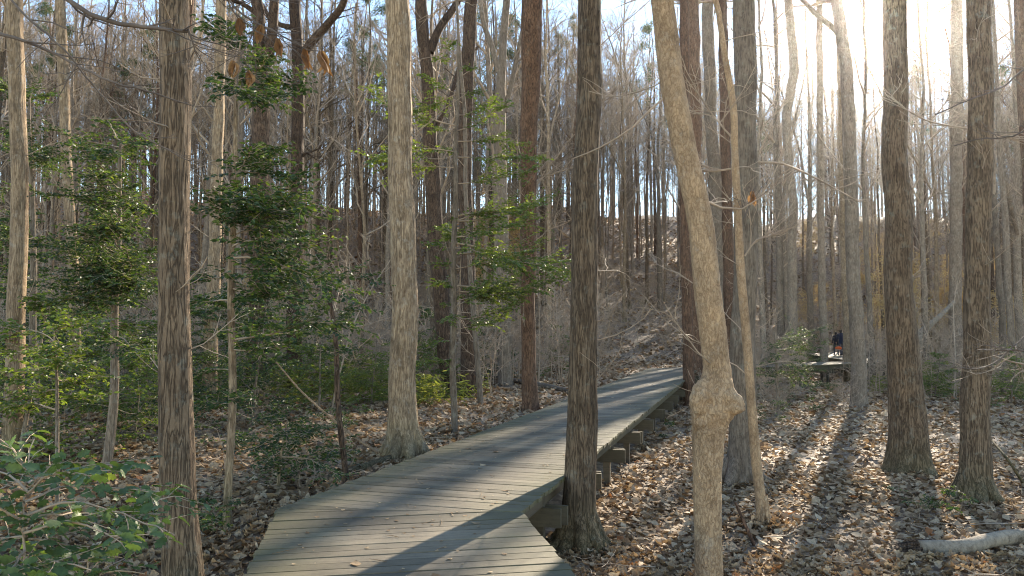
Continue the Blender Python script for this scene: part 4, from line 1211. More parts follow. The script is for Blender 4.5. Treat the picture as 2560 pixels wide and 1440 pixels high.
# low holly seedlings and ground plants
def seedling_mesh(seed, h, nl):
    r = np.random.default_rng(seed)
    st = Soup(); LV = []
    C = wander((0, 0, 0), (0, 0, 1), h, 5, .15, .1, r)
    st.tube(C, np.linspace(.006, .002, 5), 4)
    for k in range(nl):
        i = r.integers(1, 5); a = r.uniform(0, 6.3)
        sprays_(st, LV, C[i], (math.cos(a), math.sin(a), r.uniform(-.1, .35)), h * r.uniform(.45, .9), r, .055, nsub=6, spacing=.036, thin=.002)
    return st.mesh('stem', [M['twig']]), leaf_soup(LV, FOLD, r).mesh('foliage', [M['holly']], smooth=False)
SEED = [seedling_mesh(40 + k, (.35, .5, .7, .9)[k], (5, 7, 9, 12)[k]) for k in range(4)]
rs = np.random.default_rng(50)
SPOT = [(560, 1180, 1), (640, 1110, 2), (750, 1230, 1), (790, 1130, 2), (860, 1100, 1), (610, 1010, 3), (720, 1020, 2), (520, 1090, 2), (340, 1120, 3), (160, 1090, 2), (520, 1330, 0), (700, 1200, 2), (880, 1170, 0), (820, 1195, 1), (300, 1010, 3), (60, 1030, 3),
        (1665, 1100, 0), (2300, 1315, 1), (2395, 1300, 0), (2050, 1000, 3), (2000, 1010, 2), (2100, 985, 1), (1930, 1060, 2), (2020, 1045, 1), (2330, 1000, 2), (1880, 1000, 3), (2250, 985, 3), (440, 1400, 1)]
for i, (px, py, k) in enumerate(SPOT):
    p = hit(px, py)
    o = thing('holly_seedling', ('tiny', 'small', 'middling', 'tall')[k] + ' green holly seedling on the leaves ' + zone(px, 20).replace('on the flat ', ''), 'seedling', p, 'low holly seedlings among the leaves')
    o.rotation_euler.z = rs.uniform(0, 6.3)
    sc = rs.uniform(.8, 1.25); o.scale = (sc, sc, sc)
    link('stem', SEED[k][0], o); link('foliage', SEED[k][1], o)

# ------------------------------------------------------------------ cane clumps (yellow green grass-like leaves)
def cane(label, px, py, width, h, n, seed):
    r = np.random.default_rng(seed)
    p0 = hit(px, py)
    root = thing('cane_clump', label, 'cane', p0, 'yellow green cane clumps')
    st = Soup(); LP = []
    for k in range(n):
        b = np.array([r.normal(0, width), r.normal(0, width * .7), 0])
        b[2] = gz(p0[0] + b[0], p0[1] + b[1]) - p0[2] - .02
        C = wander(b, (r.normal(0, .12), r.normal(0, .12), 1), h * r.uniform(.6, 1.1), 5, .08, 0, r)
        st.tube(C, np.linspace(.004, .0015, 5), 4)
        for l in range(13):
            i = r.integers(1, 5); a = r.uniform(0, 6.3)
            y = unit(np.array([math.cos(a), math.sin(a), r.uniform(-.5, .6)])); z = unit(np.array([0, 0, 1]) + r.normal(0, .4, 3)); x = unit(np.cross(y, z)); z = np.cross(x, y)
            LP.append(np.r_[C[i] + r.normal(0, .02, 3), x, y, z, r.uniform(.16, .28)][None])
    tag(link('stem', st.mesh('stem', [M['cane']]), root), kind='stuff')
    link('foliage', leaf_soup(LP, folded_leaf(.14, .02, .25), r).mesh('foliage', [M['cane']], smooth=False), root)
for i, (lab, px, py, wd, h, n) in enumerate([
    ('yellow green cane clump at the foot of the large pale trunk', 930, 1010, .7, 1.0, 40),
    ('cane clump with bright narrow leaves right of the large pale trunk', 1075, 1015, .5, .8, 26),
    ('cane clump growing left of the young holly stem', 760, 990, .9, .9, 36),
    ('cane clump behind the tall holly stem at left', 640, 985, .9, .9, 34),
    ('bright cane clump between the two big right hand trunks', 2345, 990, .7, 1.4, 44),
    ('cane clump at the right edge beyond the rightmost trunk', 2545, 1000, .9, 1.3, 44),
    ('cane clump beside the flared trunk under the sun', 2190, 985, .8, .8, 22),
    ('cane clump on the far left among the hollies', 480, 1000, .8, 1.0, 30),
    ('sunlit cane clump midway between the young holly and large pale trunk', 880, 985, .8, 1.1, 38),
    ('low cane clump in front of the twin furrowed trunks', 1110, 1000, .5, .7, 22),
    ('cane clump in front of the forked dark trunk', 700, 1005, .7, .9, 30)]):
    cane(lab, px, py, wd, h, n, 60 + i)

# ------------------------------------------------------------------ background forest
def wild_trunk(r, H, r0, n=22, jit=.012, sides=8):
    z = np.linspace(0, 1, n) ** 1.0
    P = np.zeros((n, 3)); P[:, 2] = z * H - .3
    for ax in (0, 1):
        P[:, ax] = np.cumsum(r.normal(0, jit * H / n * 5, n)) * z + .2 * np.sin(z * r.uniform(4, 9) + r.uniform(0, 6)) * z
    R = r0 * (1 - .88 * z) + .012 + r0 * .35 * np.exp(-z * H / .5)
    return P, R
def proto_tree(seed, H, r0, bark, crown_from=.4, nb=24, bl=4.5, ang=(30, 60), twig='twig', kind=None, sub=(8, 5), thin=.0105, fork=False):
    r = np.random.default_rng(seed)
    P, R = wild_trunk(r, H, r0)
    s = Soup(); s.tube(P, R, 9, radial=trunk_radial(len(P), 9, P[:, 2] + .3, r, lump=.05))
    c = Soup()
    if fork:
        i = int(len(P) * r.uniform(.4, .55))
        B = wander(P[i], (r.normal(0, .35), r.normal(0, .35), 1), H * (1 - i / len(P)) * .95, 9, .06, .02, r)
        s.tube(B, np.linspace(R[i] * .75, .015, 9), 8)
        branches(c, B, np.linspace(R[i] * .75, .015, 9), .15, nb // 2, bl * .8, ang, 3, r, thin=thin, sub=sub)
    ends = []
    branches(c, P, R, crown_from, nb, bl, ang, 3, r, thin=thin, sub=sub, ends=ends)
    # stubs and thin dead shoots low on the trunk
    branches(c, P[:int(len(P) * crown_from) + 2], R, .15, 7, 1.2, (55, 90), 2, r, thin=.006, sub=(4, 2))
    tm = s.mesh('trunk', [M[bark]])
    cm = c.mesh('crown', [M[twig]])
    fm = None
    if kind in ('pine', 'beech'):
        E = np.array(ends)
        f = Soup()
        if kind == 'pine':
            k_ = 16
            Pn = np.repeat(E, k_, 0) + r.normal(0, .16, (len(E) * k_, 3))
            n = len(Pn)
            Y = unitN(r.normal(0, 1, (n, 3)) + np.array([0, 0, .4])); Z = unitN(r.normal(0, 1, (n, 3))); X = unitN(np.cross(Y, Z)); Z = np.cross(X, Y)
            f.leaves(*folded_leaf(.16, 0, .1), Pn, X, Y, Z, r.uniform(.16, .3, n), r.random(n))
            fm = f.mesh('needles', [M['needle']], smooth=False)
        else:
            E = E[E[:, 2] < H * .85]
            Pn = np.repeat(E, 5, 0) + r.normal(0, .13, (len(E) * 5, 3)); n = len(Pn)
            X, Y, Z = flat_frames(n, .9, r)
            f.leaves(*folded_leaf(.5, .05, .1), Pn, X, Y, Z, r.uniform(.08, .14, n), .45 + .55 * r.random(n))
            fm = f.mesh('foliage', [M['drybeech']], smooth=False)
    return tm, cm, fm
PH = [25, 24, 26, 22, 23, 27, 18, 15, 20]
PROTO = [proto_tree(100, 25, .20, 'grey', .42, 26, 4.6), proto_tree(101, 24, .17, 'brown', .5, 22, 4.0), proto_tree(102, 26, .24, 'grey', .38, 26, 5.2, fork=True),
         proto_tree(103, 22, .13, 'grey', .45, 22, 3.4), proto_tree(104, 23, .15, 'pale', .4, 24, 4.0, fork=True), proto_tree(105, 27, .22, 'red', .5, 22, 4.6),
         proto_tree(106, 18, .085, 'grey', .35, 20, 2.8, sub=(5, 4)), proto_tree(107, 15, .065, 'pale', .3, 18, 2.4, sub=(5, 4)), proto_tree(108, 20, .11, 'brown', .42, 20, 3.2, sub=(5, 4))]
LITE = [proto_tree(200 + k, PH[k], (.20, .17, .24, .13, .15, .22, .085, .065, .11)[k], ('grey', 'brown', 'grey', 'grey', 'pale', 'red', 'grey', 'pale', 'brown')[k], .36, 16, 4.0, sub=(7, 4), fork=k in (2, 4), thin=.0075) for k in range(9)]
PINE = [proto_tree(120, 25, .2, 'dark', .62, 14, 3.2, (55, 85), kind='pine', sub=(4, 3)), proto_tree(121, 22, .16, 'dark', .6, 12, 2.8, (55, 85), kind='pine', sub=(4, 3))]
BEECH = [proto_tree(130, 7.5, .045, 'pale', .12, 18, 2.2, (50, 85), kind='beech', sub=(5, 4), thin=.006), proto_tree(131, 5.0, .035, 'pale', .1, 14, 1.8, (50, 85), kind='beech', sub=(5, 4), thin=.005)]
NAMES = ['grey', 'brown', 'forked grey', 'slim grey', 'pale forked', 'reddish', 'thin grey', 'thin pale', 'slim brown']
placed = [(float(o[2][0]), float(o[2][1])) for o in HERO]
rf = np.random.default_rng(77)
def px_of(x, y, z=0.0):
    a, b, c = in_view(np.array([[x, y, z]]), 0)
    return float(b[0]), float(c[0])
def free(x, y, dmin):
    for (a, b) in placed:
        if (a - x) ** 2 + (b - y) ** 2 < dmin * dmin: return False
    return True
def sun_room(x, y):
    """how tall a tree may stand here without shading the boardwalk: the photograph shows sun on it"""
    tdist = (y - 15) / (math.cos(SUN_AZ))
    lane = x - math.tan(SUN_AZ) * (y - 15)
    if -11 < lane < 15: return max(0.0, tdist * math.tan(SUN_EL) * .93 - gz(x, y))
    return 99.0
def put_tree(mesh3, label, cat, group, x, y, sc, rot, tilt=(0, 0), name='tree'):
    o = thing(name, label, cat, (x, y, gz(x, y)), group)
    o.rotation_euler = (tilt[0], tilt[1], rot); o.scale = (sc, sc, sc)
    link('trunk', mesh3[0], o); link('crown', mesh3[1], o)
    if mesh3[2] is not None: link('foliage', mesh3[2], o)
    placed.append((x, y))
    return o
cnt = 0; tries = 0; far_list = []
while cnt < 272 and tries < 30000:
    tries += 1
    y = 20 + (108 - 20) * rf.random() ** 0.9
    a = .70 * y + 2
    x = rf.uniform(-a, a)
    px, _ = px_of(x, y)
    if on_walk(np.array([[x, y, 0]]), .7)[0]: continue
    if not free(x, y, 1.6 if y > 40 else 2.6): continue
    if 2000 < px < 2130 and y < 60: continue
    if 1510 < px < 1700 and y < 58 : continue
    if 1900 < px < 2330 and y < 34: continue     # the sunny clearing right of the walk
    if px > 1880 and y < 30: continue
    if y < 30 and rf.random() < .5: continue
    pk = rf.choice(9, p=[.14, .11, .08, .14, .1, .08, .13, .1, .12])
    sc_ = rf.uniform(.82, 1.15); room = sun_room(x, y)
    if room < 13 and rf.random() < .88: continue
    put_tree((PROTO if y > 58 and room > 90 else LITE)[pk], f'{NAMES[pk]} bare tree {zone(px, y)}', 'tree', f'bare trees of the wood behind', x, y, sc_, rf.uniform(0, 6.3), (rf.normal(0, .02), rf.normal(0, .02)))
    cnt += 1
for (px, y, k) in [(1905, 36, 3), (1948, 44, 0), (2025, 62, 2), (2085, 64, 4), (2172, 40, 3), (2205, 52, 8), (2312, 36, 3), (2338, 47, 4), (2420, 50, 0), (2500, 34, 3), (2545, 44, 2), (1560, 60, 4), (1650, 66, 2), (2270, 60, 0), (1790, 50, 4)]:
    p = at(px, 700, y)
    put_tree(LITE[k], f'{NAMES[k]} bare tree {zone(px, y)}', 'tree', 'bare trees of the wood behind', p[0], y, rf.uniform(.95, 1.15), rf.uniform(0, 6.3))
for (px, y, k) in [(905, 62, 0), (960, 75, 1), (1235, 58, 0), (1290, 80, 1), (1640, 84, 0), (1700, 96, 1), (1420, 92, 0), (330, 60, 1), (120, 70, 0), (1880, 78, 1), (2480, 70, 0), (560, 88, 0), (2290, 88, 1)]:
    p = at(px, 700, y)
    put_tree(PINE[k], f'green topped pine {zone(px, y)}', 'pine tree', 'pines among the bare trees', p[0], y, rf.uniform(.9, 1.1), rf.uniform(0, 6.3), name='pine_tree')
bl = 0
for i in range(400):
    if bl >= 34: break
    px = rf.choice([rf.uniform(2140, 2620), rf.uniform(1990, 2200), rf.uniform(1200, 1300), rf.uniform(600, 900)], p=[.62, .2, .08, .1])
    y = rf.uniform(46, 92)
    x = at(px, 700, y)[0]
    if on_walk(np.array([[x, y, 0]]), 1.0)[0] or not free(x, y, 1.5): continue
    k = int(rf.integers(0, 2)); bl += 1
    put_tree(BEECH[k], f'young beech with dry leaves {zone(px, y)}', 'beech', 'young beeches with dry leaves', x, y, rf.uniform(.8, 1.3), rf.uniform(0, 6.3), name='beech_sapling')

# masses nobody could count: points that carry copies of a few stems (thicket on the slope, woodland on and beyond the ridge)
def mass(name, label, cat, pts, variants):
    """pts: rows of x, y, z, turn, scale, variant"""
    A = np.array(pts, float)
    me = mesh_np(name, A[:, :3], attrs={'turn': A[:, 3], 'size': A[:, 4], 'variant': A[:, 5]})
    o = link(name, me)
    ng = bpy.data.node_groups.new(name, 'GeometryNodeTree')
    ng.interface.new_socket('Geometry', in_out='INPUT', socket_type='NodeSocketGeometry')
    ng.interface.new_socket('Geometry', in_out='OUTPUT', socket_type='NodeSocketGeometry')
    gi = ng.nodes.new('NodeGroupInput'); go = ng.nodes.new('NodeGroupOutput'); jn = ng.nodes.new('GeometryNodeJoinGeometry')
    def attr(nm):
        n = ng.nodes.new('GeometryNodeInputNamedAttribute'); n.data_type = 'FLOAT'; n.inputs['Name'].default_value = nm
        return n.outputs[0]
    cx = ng.nodes.new('ShaderNodeCombineXYZ'); ng.links.new(attr('turn'), cx.inputs[2])
    size, var = attr('size'), attr('variant')
    for k, vm in enumerate(variants):
        src = bpy.data.objects.new(name + '_stem', vm)
        oi = ng.nodes.new('GeometryNodeObjectInfo'); oi.inputs['Object'].default_value = src
        cmp_ = ng.nodes.new('FunctionNodeCompare'); cmp_.data_type = 'FLOAT'; cmp_.operation = 'EQUAL'
        ng.links.new(var, cmp_.inputs[0]); cmp_.inputs[1].default_value = float(k); cmp_.inputs['Epsilon'].default_value = .2
        ip = ng.nodes.new('GeometryNodeInstanceOnPoints')
        ng.links.new(gi.outputs[0], ip.inputs['Points']); ng.links.new(cmp_.outputs[0], ip.inputs['Selection'])
        ng.links.new(oi.outputs['Geometry'], ip.inputs['Instance'])
        ng.links.new(cx.outputs[0], ip.inputs['Rotation']); ng.links.new(size, ip.inputs['Scale'])
        ng.links.new(ip.outputs[0], jn.inputs[0])
    ng.links.new(jn.outputs[0], go.inputs[0])
    o.modifiers.new('copies', 'NODES').node_group = ng
    return tag(o, label, cat, kind='stuff')
rt = np.random.default_rng(91); TH = []
for k in range(6):
    sp = Soup()
    P = bwander(np.array([[0, 0, -.05]]), np.array([[rt.normal(0, .2), rt.normal(0, .2), 1]]), np.array([(1.4, 1.9, 2.4, 2.9, 3.3, 3.8)[k]]), 7, .1, .02, rt)[0]
    R = np.linspace(.02, .008, 7)
    sp.tube(P, R, 4); branches(sp, P, R, .15, 9, 1.4, (35, 85), 2, rt, thin=.009, sub=(6, 3), up=.02)
    TH.append(sp.mesh('thicket_stem', [M['twig']]))
pts = []
for i in range(1500):
    y = 24 + 60 * rt.random(); a_ = .70 * y + 2; x = rt.uniform(-a_, a_)
    px, _ = px_of(x, y)
    if on_walk(np.array([[x, y, 0]]), .8)[0] or (1500 < px < 1740 and y < 50) or (2000 < px < 2140 and y < 57) or (px > 1700 and y < 30): continue
    pts.append([x, y, gz(x, y), rt.uniform(0, 6.3), rt.uniform(.8, 1.2), rt.integers(0, 6)])
mass('thicket', 'grey leafless thicket of thin twigs at the foot of the slope', 'thicket', pts, TH)
rw = np.random.default_rng(88); FW = []
for k in range(9):
    sp = Soup()
    P, R = wild_trunk(rw, (15, 17, 18, 20, 21, 22, 23, 24, 25)[k], (.045, .06, .07, .08, .09, .11, .12, .14, .15)[k], n=10)
    sp.tube(P, R + .01, 6); branches(sp, P, R, .36, 14, 4.4, (25, 58), 3, rw, thin=.0115, sub=(7, 3))
    FW.append(sp.mesh('woodland_stem', [M[('grey', 'grey', 'brown', 'grey', 'pale', 'grey', 'red', 'grey', 'brown')[k]]]))
pts = []
for i in range(1050):
    y = rw.uniform(50, 160); a_ = .72 * y + 4; x = rw.uniform(-a_, a_)
    if y < 112 and sun_room(x, y) < 26 and (y < 68 or rw.random() < .6): continue
    if y < 58 and (1990 < px_of(x, y)[0] < 2140): continue
    if on_walk(np.array([[x, y, 0]]), .8)[0]: continue
    pts.append([x, y, gz(x, y), rw.uniform(0, 6.3), rw.uniform(.85, 1.15), min(8, int(9 * rw.random() ** 1.5))])
mass('far_woodland', 'mass of bare tree stems on and beyond the ridge', 'woodland', pts, FW)

# ------------------------------------------------------------------ leafless understorey
def brush_mesh(seed, h, stems_n, spread, thin=.004):
    r = np.random.default_rng(seed); s = Soup()
    for k in range(stems_n):
        d = np.array([r.normal(0, spread), r.normal(0, spread), 1])
        P = wander((r.normal(0, .12), r.normal(0, .12), -.05), d, h * r.uniform(.6, 1.1), 8, .1, .02, r)
        R = np.linspace(.012 * h / 2.5 + .004, thin, 8)
        s.tube(P, R, 5)
        branches(s, P, R, .2, 9, h * .36, (35, 80), 3, r, thin=thin, sub=(4, 3), up=.02)
    return s.mesh('stems', [M['twig']])
BRUSH = [brush_mesh(140, 2.6, 4, .35, .005), brush_mesh(141, 3.6, 2, .2, .006), brush_mesh(142, 1.7, 6, .5, .005), brush_mesh(143, 4.6, 1, .1, .007), brush_mesh(144, 1.2, 7, .6, .004)]
BN = ['many stemmed shrub', 'tall bare shrub', 'low tangled shrub', 'thin bare sapling', 'low twiggy shrub']
nb_ = 0
for i in range(6000):
    if nb_ >= 285: break
    y = 12 + 62 * rf.random() ** 1.1; a = .70 * y + 1; x = rf.uniform(-a, a)
    px, _ = px_of(x, y)
    if on_walk(np.array([[x, y, 0]]), .9)[0]: continue
    if 1480 < px < 1760 and y < 52 and rf.random() < .85: continue
    if px > 1700 and y < 23: continue
    if 2010 < px < 2130 and y < 56: continue
    if px < 1480 and y < 19 and rf.random() < .6: continue
    if 1060 < px and y < 20: continue
    if sun_room(x, y) < 4 and rf.random() < .6: continue
    k = int(rf.choice(5, p=[.28, .22, .2, .18, .12]))
    o = tag(link('bare_shrub', BRUSH[k], None, (x, y, gz(x, y))), f'{BN[k]} {zone(px, y)}', 'shrub', 'bare shrubs of the understorey')
    sc = rf.uniform(.7, 1.3); o.scale = (sc, sc, sc); o.rotation_euler.z = rf.uniform(0, 6.3)
    nb_ += 1

# ------------------------------------------------------------------ fallen wood
M['log_white'] = bark_mat('log_white', (0.40, 0.335, 0.25), (0.32, 0.26, 0.19), (0.11, 0.08, 0.055), scale=30, stretch=1.0, bump=.6, fiss=.12, lichen=(.10, .075, .05), lich_amt=.95, mottle=1.0)
def log(label, pts, bark, sides=20, lump=.05, broken=True, seed=1, cat='log', name='fallen_log'):
    """pts: world (x,y,z,radius)"""
    r = np.random.default_rng(seed)
    C = catmull(np.array(pts, float), .05)
    org = C[0, :3].copy()
    root = thing(name, label, cat, org)
    L = np.r_[0, np.cumsum(np.linalg.norm(np.diff(C[:, :3], axis=0), axis=1))]
    s = Soup(); s.tube(C[:, :3] - org, C[:, 3], sides, cap=True, radial=trunk_radial(len(C), sides, L * 1.5, r, lump=lump))
    link('trunk', s.mesh('trunk', [M[bark]]), root)
    if broken:
        d = unit(C[0, :3] - C[4, :3]); R0 = C[0, 3]
        s = Soup()
        for k in range(16):
            o = r.normal(0, .45 * R0, 3)
            s.tube(np.array([o - d * .12, o + d * r.uniform(.0, .06), o * 1.1 + d * r.uniform(.06, .32) + r.normal(0, .02, 3)]), [.022, .018, .003], 5)
        link('splinters', s.mesh('splinters', [M['dark']]), root)
    return root
def gp(px, py, up):
    p = hit(px, py); return [p[0], p[1], p[2] + up]
a = gp(2300, 1385, 0); b = gp(2640, 1350, 0)
log('white barked fallen log with a splintered dark end, bottom right', [[a[0], a[1], a[2] + .05, .09], [a[0] + .5, a[1] + .05, a[2] + .06, .085], [(a[0] + b[0]) / 2 + .1, (a[1] + b[1]) / 2, a[2] + .075, .08], [b[0] + .3, b[1] + .1, b[2] + .08, .075]], 'log_white', seed=4)
a = gp(1195, 945, 0); b = gp(1425, 985, 0)
log('thin fallen log lying behind the reddish trunk', [[a[0], a[1], a[2] + .1, .10], [(a[0] + b[0]) / 2, (a[1] + b[1]) / 2, a[2] + .12, .09], [b[0], b[1], b[2] + .1, .08]], 'grey', seed=5, broken=False)
a = gp(770, 1215, 0); b = gp(975, 1160, 0)
log('brown rotting log beside the foot of the large pale trunk', [[a[0], a[1], a[2] + .02, .03], [(a[0] * .6 + b[0] * .4), a[1] * .6 + b[1] * .4, a[2] + .04, .05], [b[0], b[1], b[2] + .07, .065]], 'brown', seed=6)
a = gp(1893, 1368, -.05)
log('short broken stick stuck upright in the leaves beneath the wavy stem', [[*at(1838, 1255, a[1] + .1), .016], [*at(1862, 1310, a[1] + .05), .02], [a[0], a[1], a[2], .024]], 'red', 8, seed=7, broken=False, cat='stick', name='dead_stick')
a = gp(958, 1172, 0)
log('long pale pole leaning from the brush down to the deck edge', [[*at(690, 905, a[1] + 2.6), .012], [*at(760, 985, a[1] + 2.0), .016], [*at(870, 1080, a[1] + 1.0), .018], [a[0] - .1, a[1] + .15, max(a[2], -.15) + .05, .02]], 'tan', 8, seed=8, broken=False, cat='stick', name='dead_pole')
a = hit(2300, 935)
log('pale broken trunk leaning against brush right of the sunlit trunk', [[*at(2290, 905, 38), .22], [*at(2296, 850, 38), .24], [*at(2318, 818, 38.4), .17], [*at(2350, 790, 39), .12], [*at(2385, 755, 40), .09]], 'log_white', 14, seed=9, broken=False, cat='broken trunk', name='broken_trunk')
a = gp(2250, 1130, 0)
log('thin dead branch propped near the right edge', [[*at(2470, 1090, 13.0), .012], [*at(2520, 1150, 12.0), .02], [*gp(2565, 1215, -.03), .025]], 'brown', 8, seed=11, broken=False, cat='stick', name='dead_stick')

# ------------------------------------------------------------------ the walkers
def cloth(name, col, rough=.85): return plain_mat(name, col, rough, 30, .25, .15)
M['navy'] = cloth('navy_cloth', (.022, .026, .05)); M['navy2'] = cloth('dark_cloth', (.02, .02, .028)); M['grey_cloth'] = cloth('grey_cloth', (.10, .09, .10))
M['skin'] = plain_mat('skin', (.45, .28, .2), .6, 20, .1, .05); M['hair'] = plain_mat('hair', (.03, .022, .018), .7, 80, .3, .4)
M['shoe'] = plain_mat('shoe', (.04, .035, .03), .6); M['orange'] = cloth('orange_fabric', (.75, .14, .035), .7); M['strap'] = cloth('pale_strap', (.55, .45, .35))
def person(label, loc, yaw, h, jacket, step):
    """walking figure: one skinned body with material zones, separate fingers joined in"""
    s = h / 1.75
    root = thing('person', label, 'person', loc, None)
    root.rotation_euler.z = yaw
    V = {'pel': (0, 0, .95), 'ab': (0, .0, 1.1), 'ch': (0, .02, 1.3), 'nk': (0, .02, 1.48), 'nk2': (0, .03, 1.54), 'hd': (0, .05, 1.63), 'ht': (0, .045, 1.72)}
    R = {'pel': .15, 'ab': .15, 'ch': .165, 'nk': .075, 'nk2': .058, 'hd': .098, 'ht': .082}
    E = [('pel', 'ab'), ('ab', 'ch'), ('ch', 'nk'), ('nk', 'nk2'), ('nk2', 'hd'), ('hd', 'ht')]
    for sd_, nm in ((-1, 'l'), (1, 'r')):
        f = step * sd_
        V.update({nm + 'hip': (.09 * sd_, 0, .90), nm + 'kn': (.095 * sd_, .12 * f + .03, .50), nm + 'an': (.095 * sd_, .22 * f - .04, .10), nm + 'toe': (.10 * sd_, .22 * f + .13, .045),
                  nm + 'sh': (.19 * sd_, .01, 1.40), nm + 'el': (.25 * sd_, -.08 * f - .03, 1.13), nm + 'wr': (.25 * sd_, -.14 * f + .08, .90), nm + 'pm': (.25 * sd_, -.15 * f + .10, .83)})
        R.update({nm + 'hip': .10, nm + 'kn': .065, nm + 'an': .045, nm + 'toe': .042, nm + 'sh': .075, nm + 'el': .056, nm + 'wr': .036, nm + 'pm': .03})
        E += [('pel', nm + 'hip'), (nm + 'hip', nm + 'kn'), (nm + 'kn', nm + 'an'), (nm + 'an', nm + 'toe'), ('ch', nm + 'sh'), (nm + 'sh', nm + 'el'), (nm + 'el', nm + 'wr'), (nm + 'wr', nm + 'pm')]
    keys = list(V)
    me = bpy.data.meshes.new('body_cage')
    me.from_pydata([tuple(np.array(V[k]) * s) for k in keys], [(keys.index(a_), keys.index(b_)) for a_, b_ in E], [])
    ob = bpy.data.objects.new('body_cage', me); COL.objects.link(ob)
    md = ob.modifiers.new('skin', 'SKIN')
    for i, k in enumerate(keys):
        sv = me.skin_vertices[0].data[i]; sv.radius = (R[k] * s, R[k] * s * (.8 if k in ('pel', 'ab', 'ch') else 1)); sv.use_root = (k == 'pel')
    ob.modifiers.new('sub', 'SUBSURF').levels = 2
    dg = bpy.context.evaluated_depsgraph_get()
    body = bpy.data.meshes.new_from_object(ob.evaluated_get(dg))
    bpy.data.objects.remove(ob)
    co = np.empty(len(body.vertices) * 3, np.float32); body.vertices.foreach_get('co', co); co = co.reshape(-1, 3).astype(float)
    tri = []; quad = []; mi_t = []; mi_q = []
    def zone_(c):
        z = c[2] / s; ax = abs(c[0]) / s
        if z > 1.5: return 3 if (c[1] / s < .10 and (z > 1.58 or c[1] / s < .04)) else 2
        if z < .11: return 4
        if ax > .18 and z < .91: return 2
        return 0 if z > .82 else 1
    for p in body.polygons:
        vs = list(p.vertices); c = co[vs].mean(0); zi = zone_(c)
        (quad if len(vs) == 4 else tri).append(vs); (mi_q if len(vs) == 4 else mi_t).append(zi)
    S_ = Soup(); S_.add(co, np.array(quad) if quad else None, np.array(tri) if tri else None)
    nq0, nt0 = len(quad), len(tri)
    for sd_, nm in ((-1, 'l'), (1, 'r')):       # fingers and thumb
        pm = np.array(V[nm + 'pm']) * s
        for k in range(5):
            o_ = np.array([-.012 * sd_, (k - 1.5) * .017, -.015]) if k < 4 else np.array([-.015 * sd_, .04, .02])
            l_ = (.06, .075, .07, .055, .045)[k]
            S_.tube(np.array([pm + o_ * s, pm + (o_ + np.array([-.004 * sd_, .008 + (.02 if k == 4 else 0), -l_ * .55])) * s, pm + (o_ + np.array([-.02 * sd_, .014, -l_])) * s]), np.array([.009, .0085, .007]) * s, 6, cap=True)
    Qs = np.vstack(S_.Q); Ts = np.vstack(S_.T)
    mi = mi_q + [2] * (len(Qs) - nq0) + mi_t + [2] * (len(Ts) - nt0)
    m_ = mesh_np('body', np.vstack(S_.V), quads=Qs, tris=Ts, mats=[M[jacket], M['grey_cloth'], M['skin'], M['hair'], M['shoe']], midx=mi)
    bpy.data.meshes.remove(body)
    link('body', m_, root)
    # jacket hem and hood give the coat its outline
    c = Soup()
    hh = np.linspace(.80, 1.46, 8) * s; rr = np.array([.195, .19, .185, .18, .19, .205, .19, .10]) * s
    c.tube(np.c_[np.zeros(8), np.full(8, .005), hh], rr, 20, radial=np.tile(np.array([1 - .28 * abs(math.sin(t)) for t in np.arange(20) * 2 * math.pi / 20 + math.pi / 2 * 0])[None], (8, 1)))
    link('coat', c.mesh('coat', [M[jacket]]), root)
    return root
pz = 0.0
pp = onz(2103, 893, pz); yy = 52.0
x1 = at(2103, 860, yy)[0]; x2 = at(2091, 860, yy + .35)[0]
person('taller walker in a dark navy coat seen from behind, right one of the pair', (x1, yy, .004), math.radians(-8), 1.78, 'navy', 1)
person('shorter walker in black at the left side of the pair', (x2 + .05, yy + .5, .004), math.radians(-8), 1.62, 'navy2', -1)
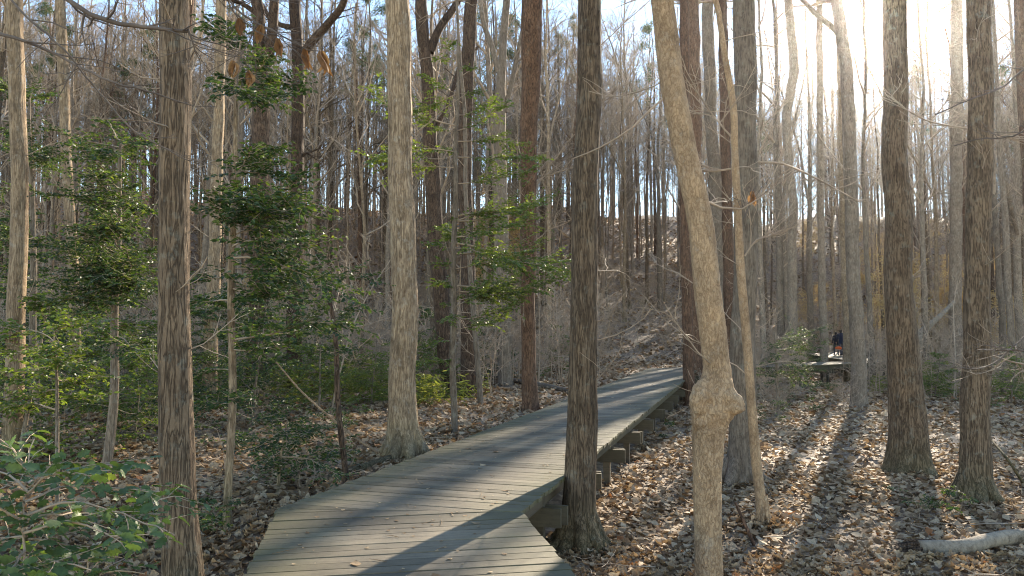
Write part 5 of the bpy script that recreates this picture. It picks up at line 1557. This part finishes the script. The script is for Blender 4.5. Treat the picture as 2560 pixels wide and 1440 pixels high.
# orange bag carried low between them
bc = at(2096, 869, yy - .25)
bag = thing('bag', 'bright orange bag hanging at knee height from the walker', 'bag', (bc[0], bc[1], bc[2] - .13))
s = Soup()
us = np.linspace(0, 1, 12); prof_ = np.array([.02, .06, .09, .11, .125, .135, .14, .14, .14, .13, .10, .03])
s.tube(np.c_[-.30 + us * .58, np.zeros(12), .02 * np.sin(us * 3) + .13 - .04 * us], prof_, 14, cap=True, radial=np.tile(1 - .45 * np.abs(np.sin(np.arange(14) * 2 * np.pi / 14))[None] * 0 + 0, (12, 1)))
link('pouch', s.mesh('pouch', [M['orange']]), bag); bag.scale = (.8, .8, .8)
s = Soup(); s.tube(np.array([[-.31, -.1, .05], [-.1, -.14, .0], [.12, -.14, -.03], [.34, -.08, -.06]]), [.012] * 4, 6)
link('rim', s.mesh('rim', [M['strap']]), bag)
s = Soup(); s.tube(np.array([[-.1, 0, .22], [-.02, .1, .38], [.08, .2, .42], [.14, .05, .22]]), [.012] * 4, 6)
link('handle', s.mesh('handle', [M['navy2']]), bag)

# ------------------------------------------------------------------ haze: the low sun lights the air between the trees
def haze(density, aniso):
    m, n, out = new_mat('haze_air')
    pv = N(n, 'ShaderNodeVolumePrincipled')
    pv.inputs['Color'].default_value = (.93, .95, 1, 1); pv.inputs['Density'].default_value = density; pv.inputs['Anisotropy'].default_value = aniso
    n.links.new(pv.outputs[0], out.inputs['Volume'])
    x0, x1_, y0, y1, z0, z1 = -175, 175, -30, 265, -9, 50
    V = [(x, y, z) for z in (z0, z1) for y in (y0, y1) for x in (x0, x1_)]
    me = bpy.data.meshes.new('haze'); me.from_pydata(V, [], [(0, 2, 3, 1), (4, 5, 7, 6), (0, 1, 5, 4), (2, 6, 7, 3), (0, 4, 6, 2), (1, 3, 7, 5)])
    me.materials.append(m); me.update()
    o = link('haze', me); tag(o, 'thin sunlit haze hanging between the trees', 'haze', kind='stuff')
HAZE = .00018
if HAZE: haze(HAZE, .9)

# labels that several of a group would share: say which is nearer
by = {}
for o in bpy.data.objects:
    if o.parent is None and o.get('group') and o.get('label'): by.setdefault(o['label'], []).append(o)
for lab, os_ in by.items():
    if len(os_) < 2: continue
    os_.sort(key=lambda o: o.location.y)
    wn = {2: ['nearer', 'farther'], 3: ['nearest', 'middle', 'farthest'], 4: ['nearest', 'second nearest', 'third nearest', 'farthest'], 5: ['nearest', 'second nearest', 'third nearest', 'second farthest', 'farthest'], 6: ['nearest', 'second nearest', 'third nearest', 'third farthest', 'second farthest', 'farthest']}.get(len(os_))
    if wn:
        for o, q in zip(os_, wn):
            if len((q + ' ' + lab).split()) <= 16: o['label'] = q + ' ' + lab

if 0:
    print('TRIS', sum(sum(len(p.vertices) - 2 for p in m.polygons) for m in bpy.data.meshes if m.users))
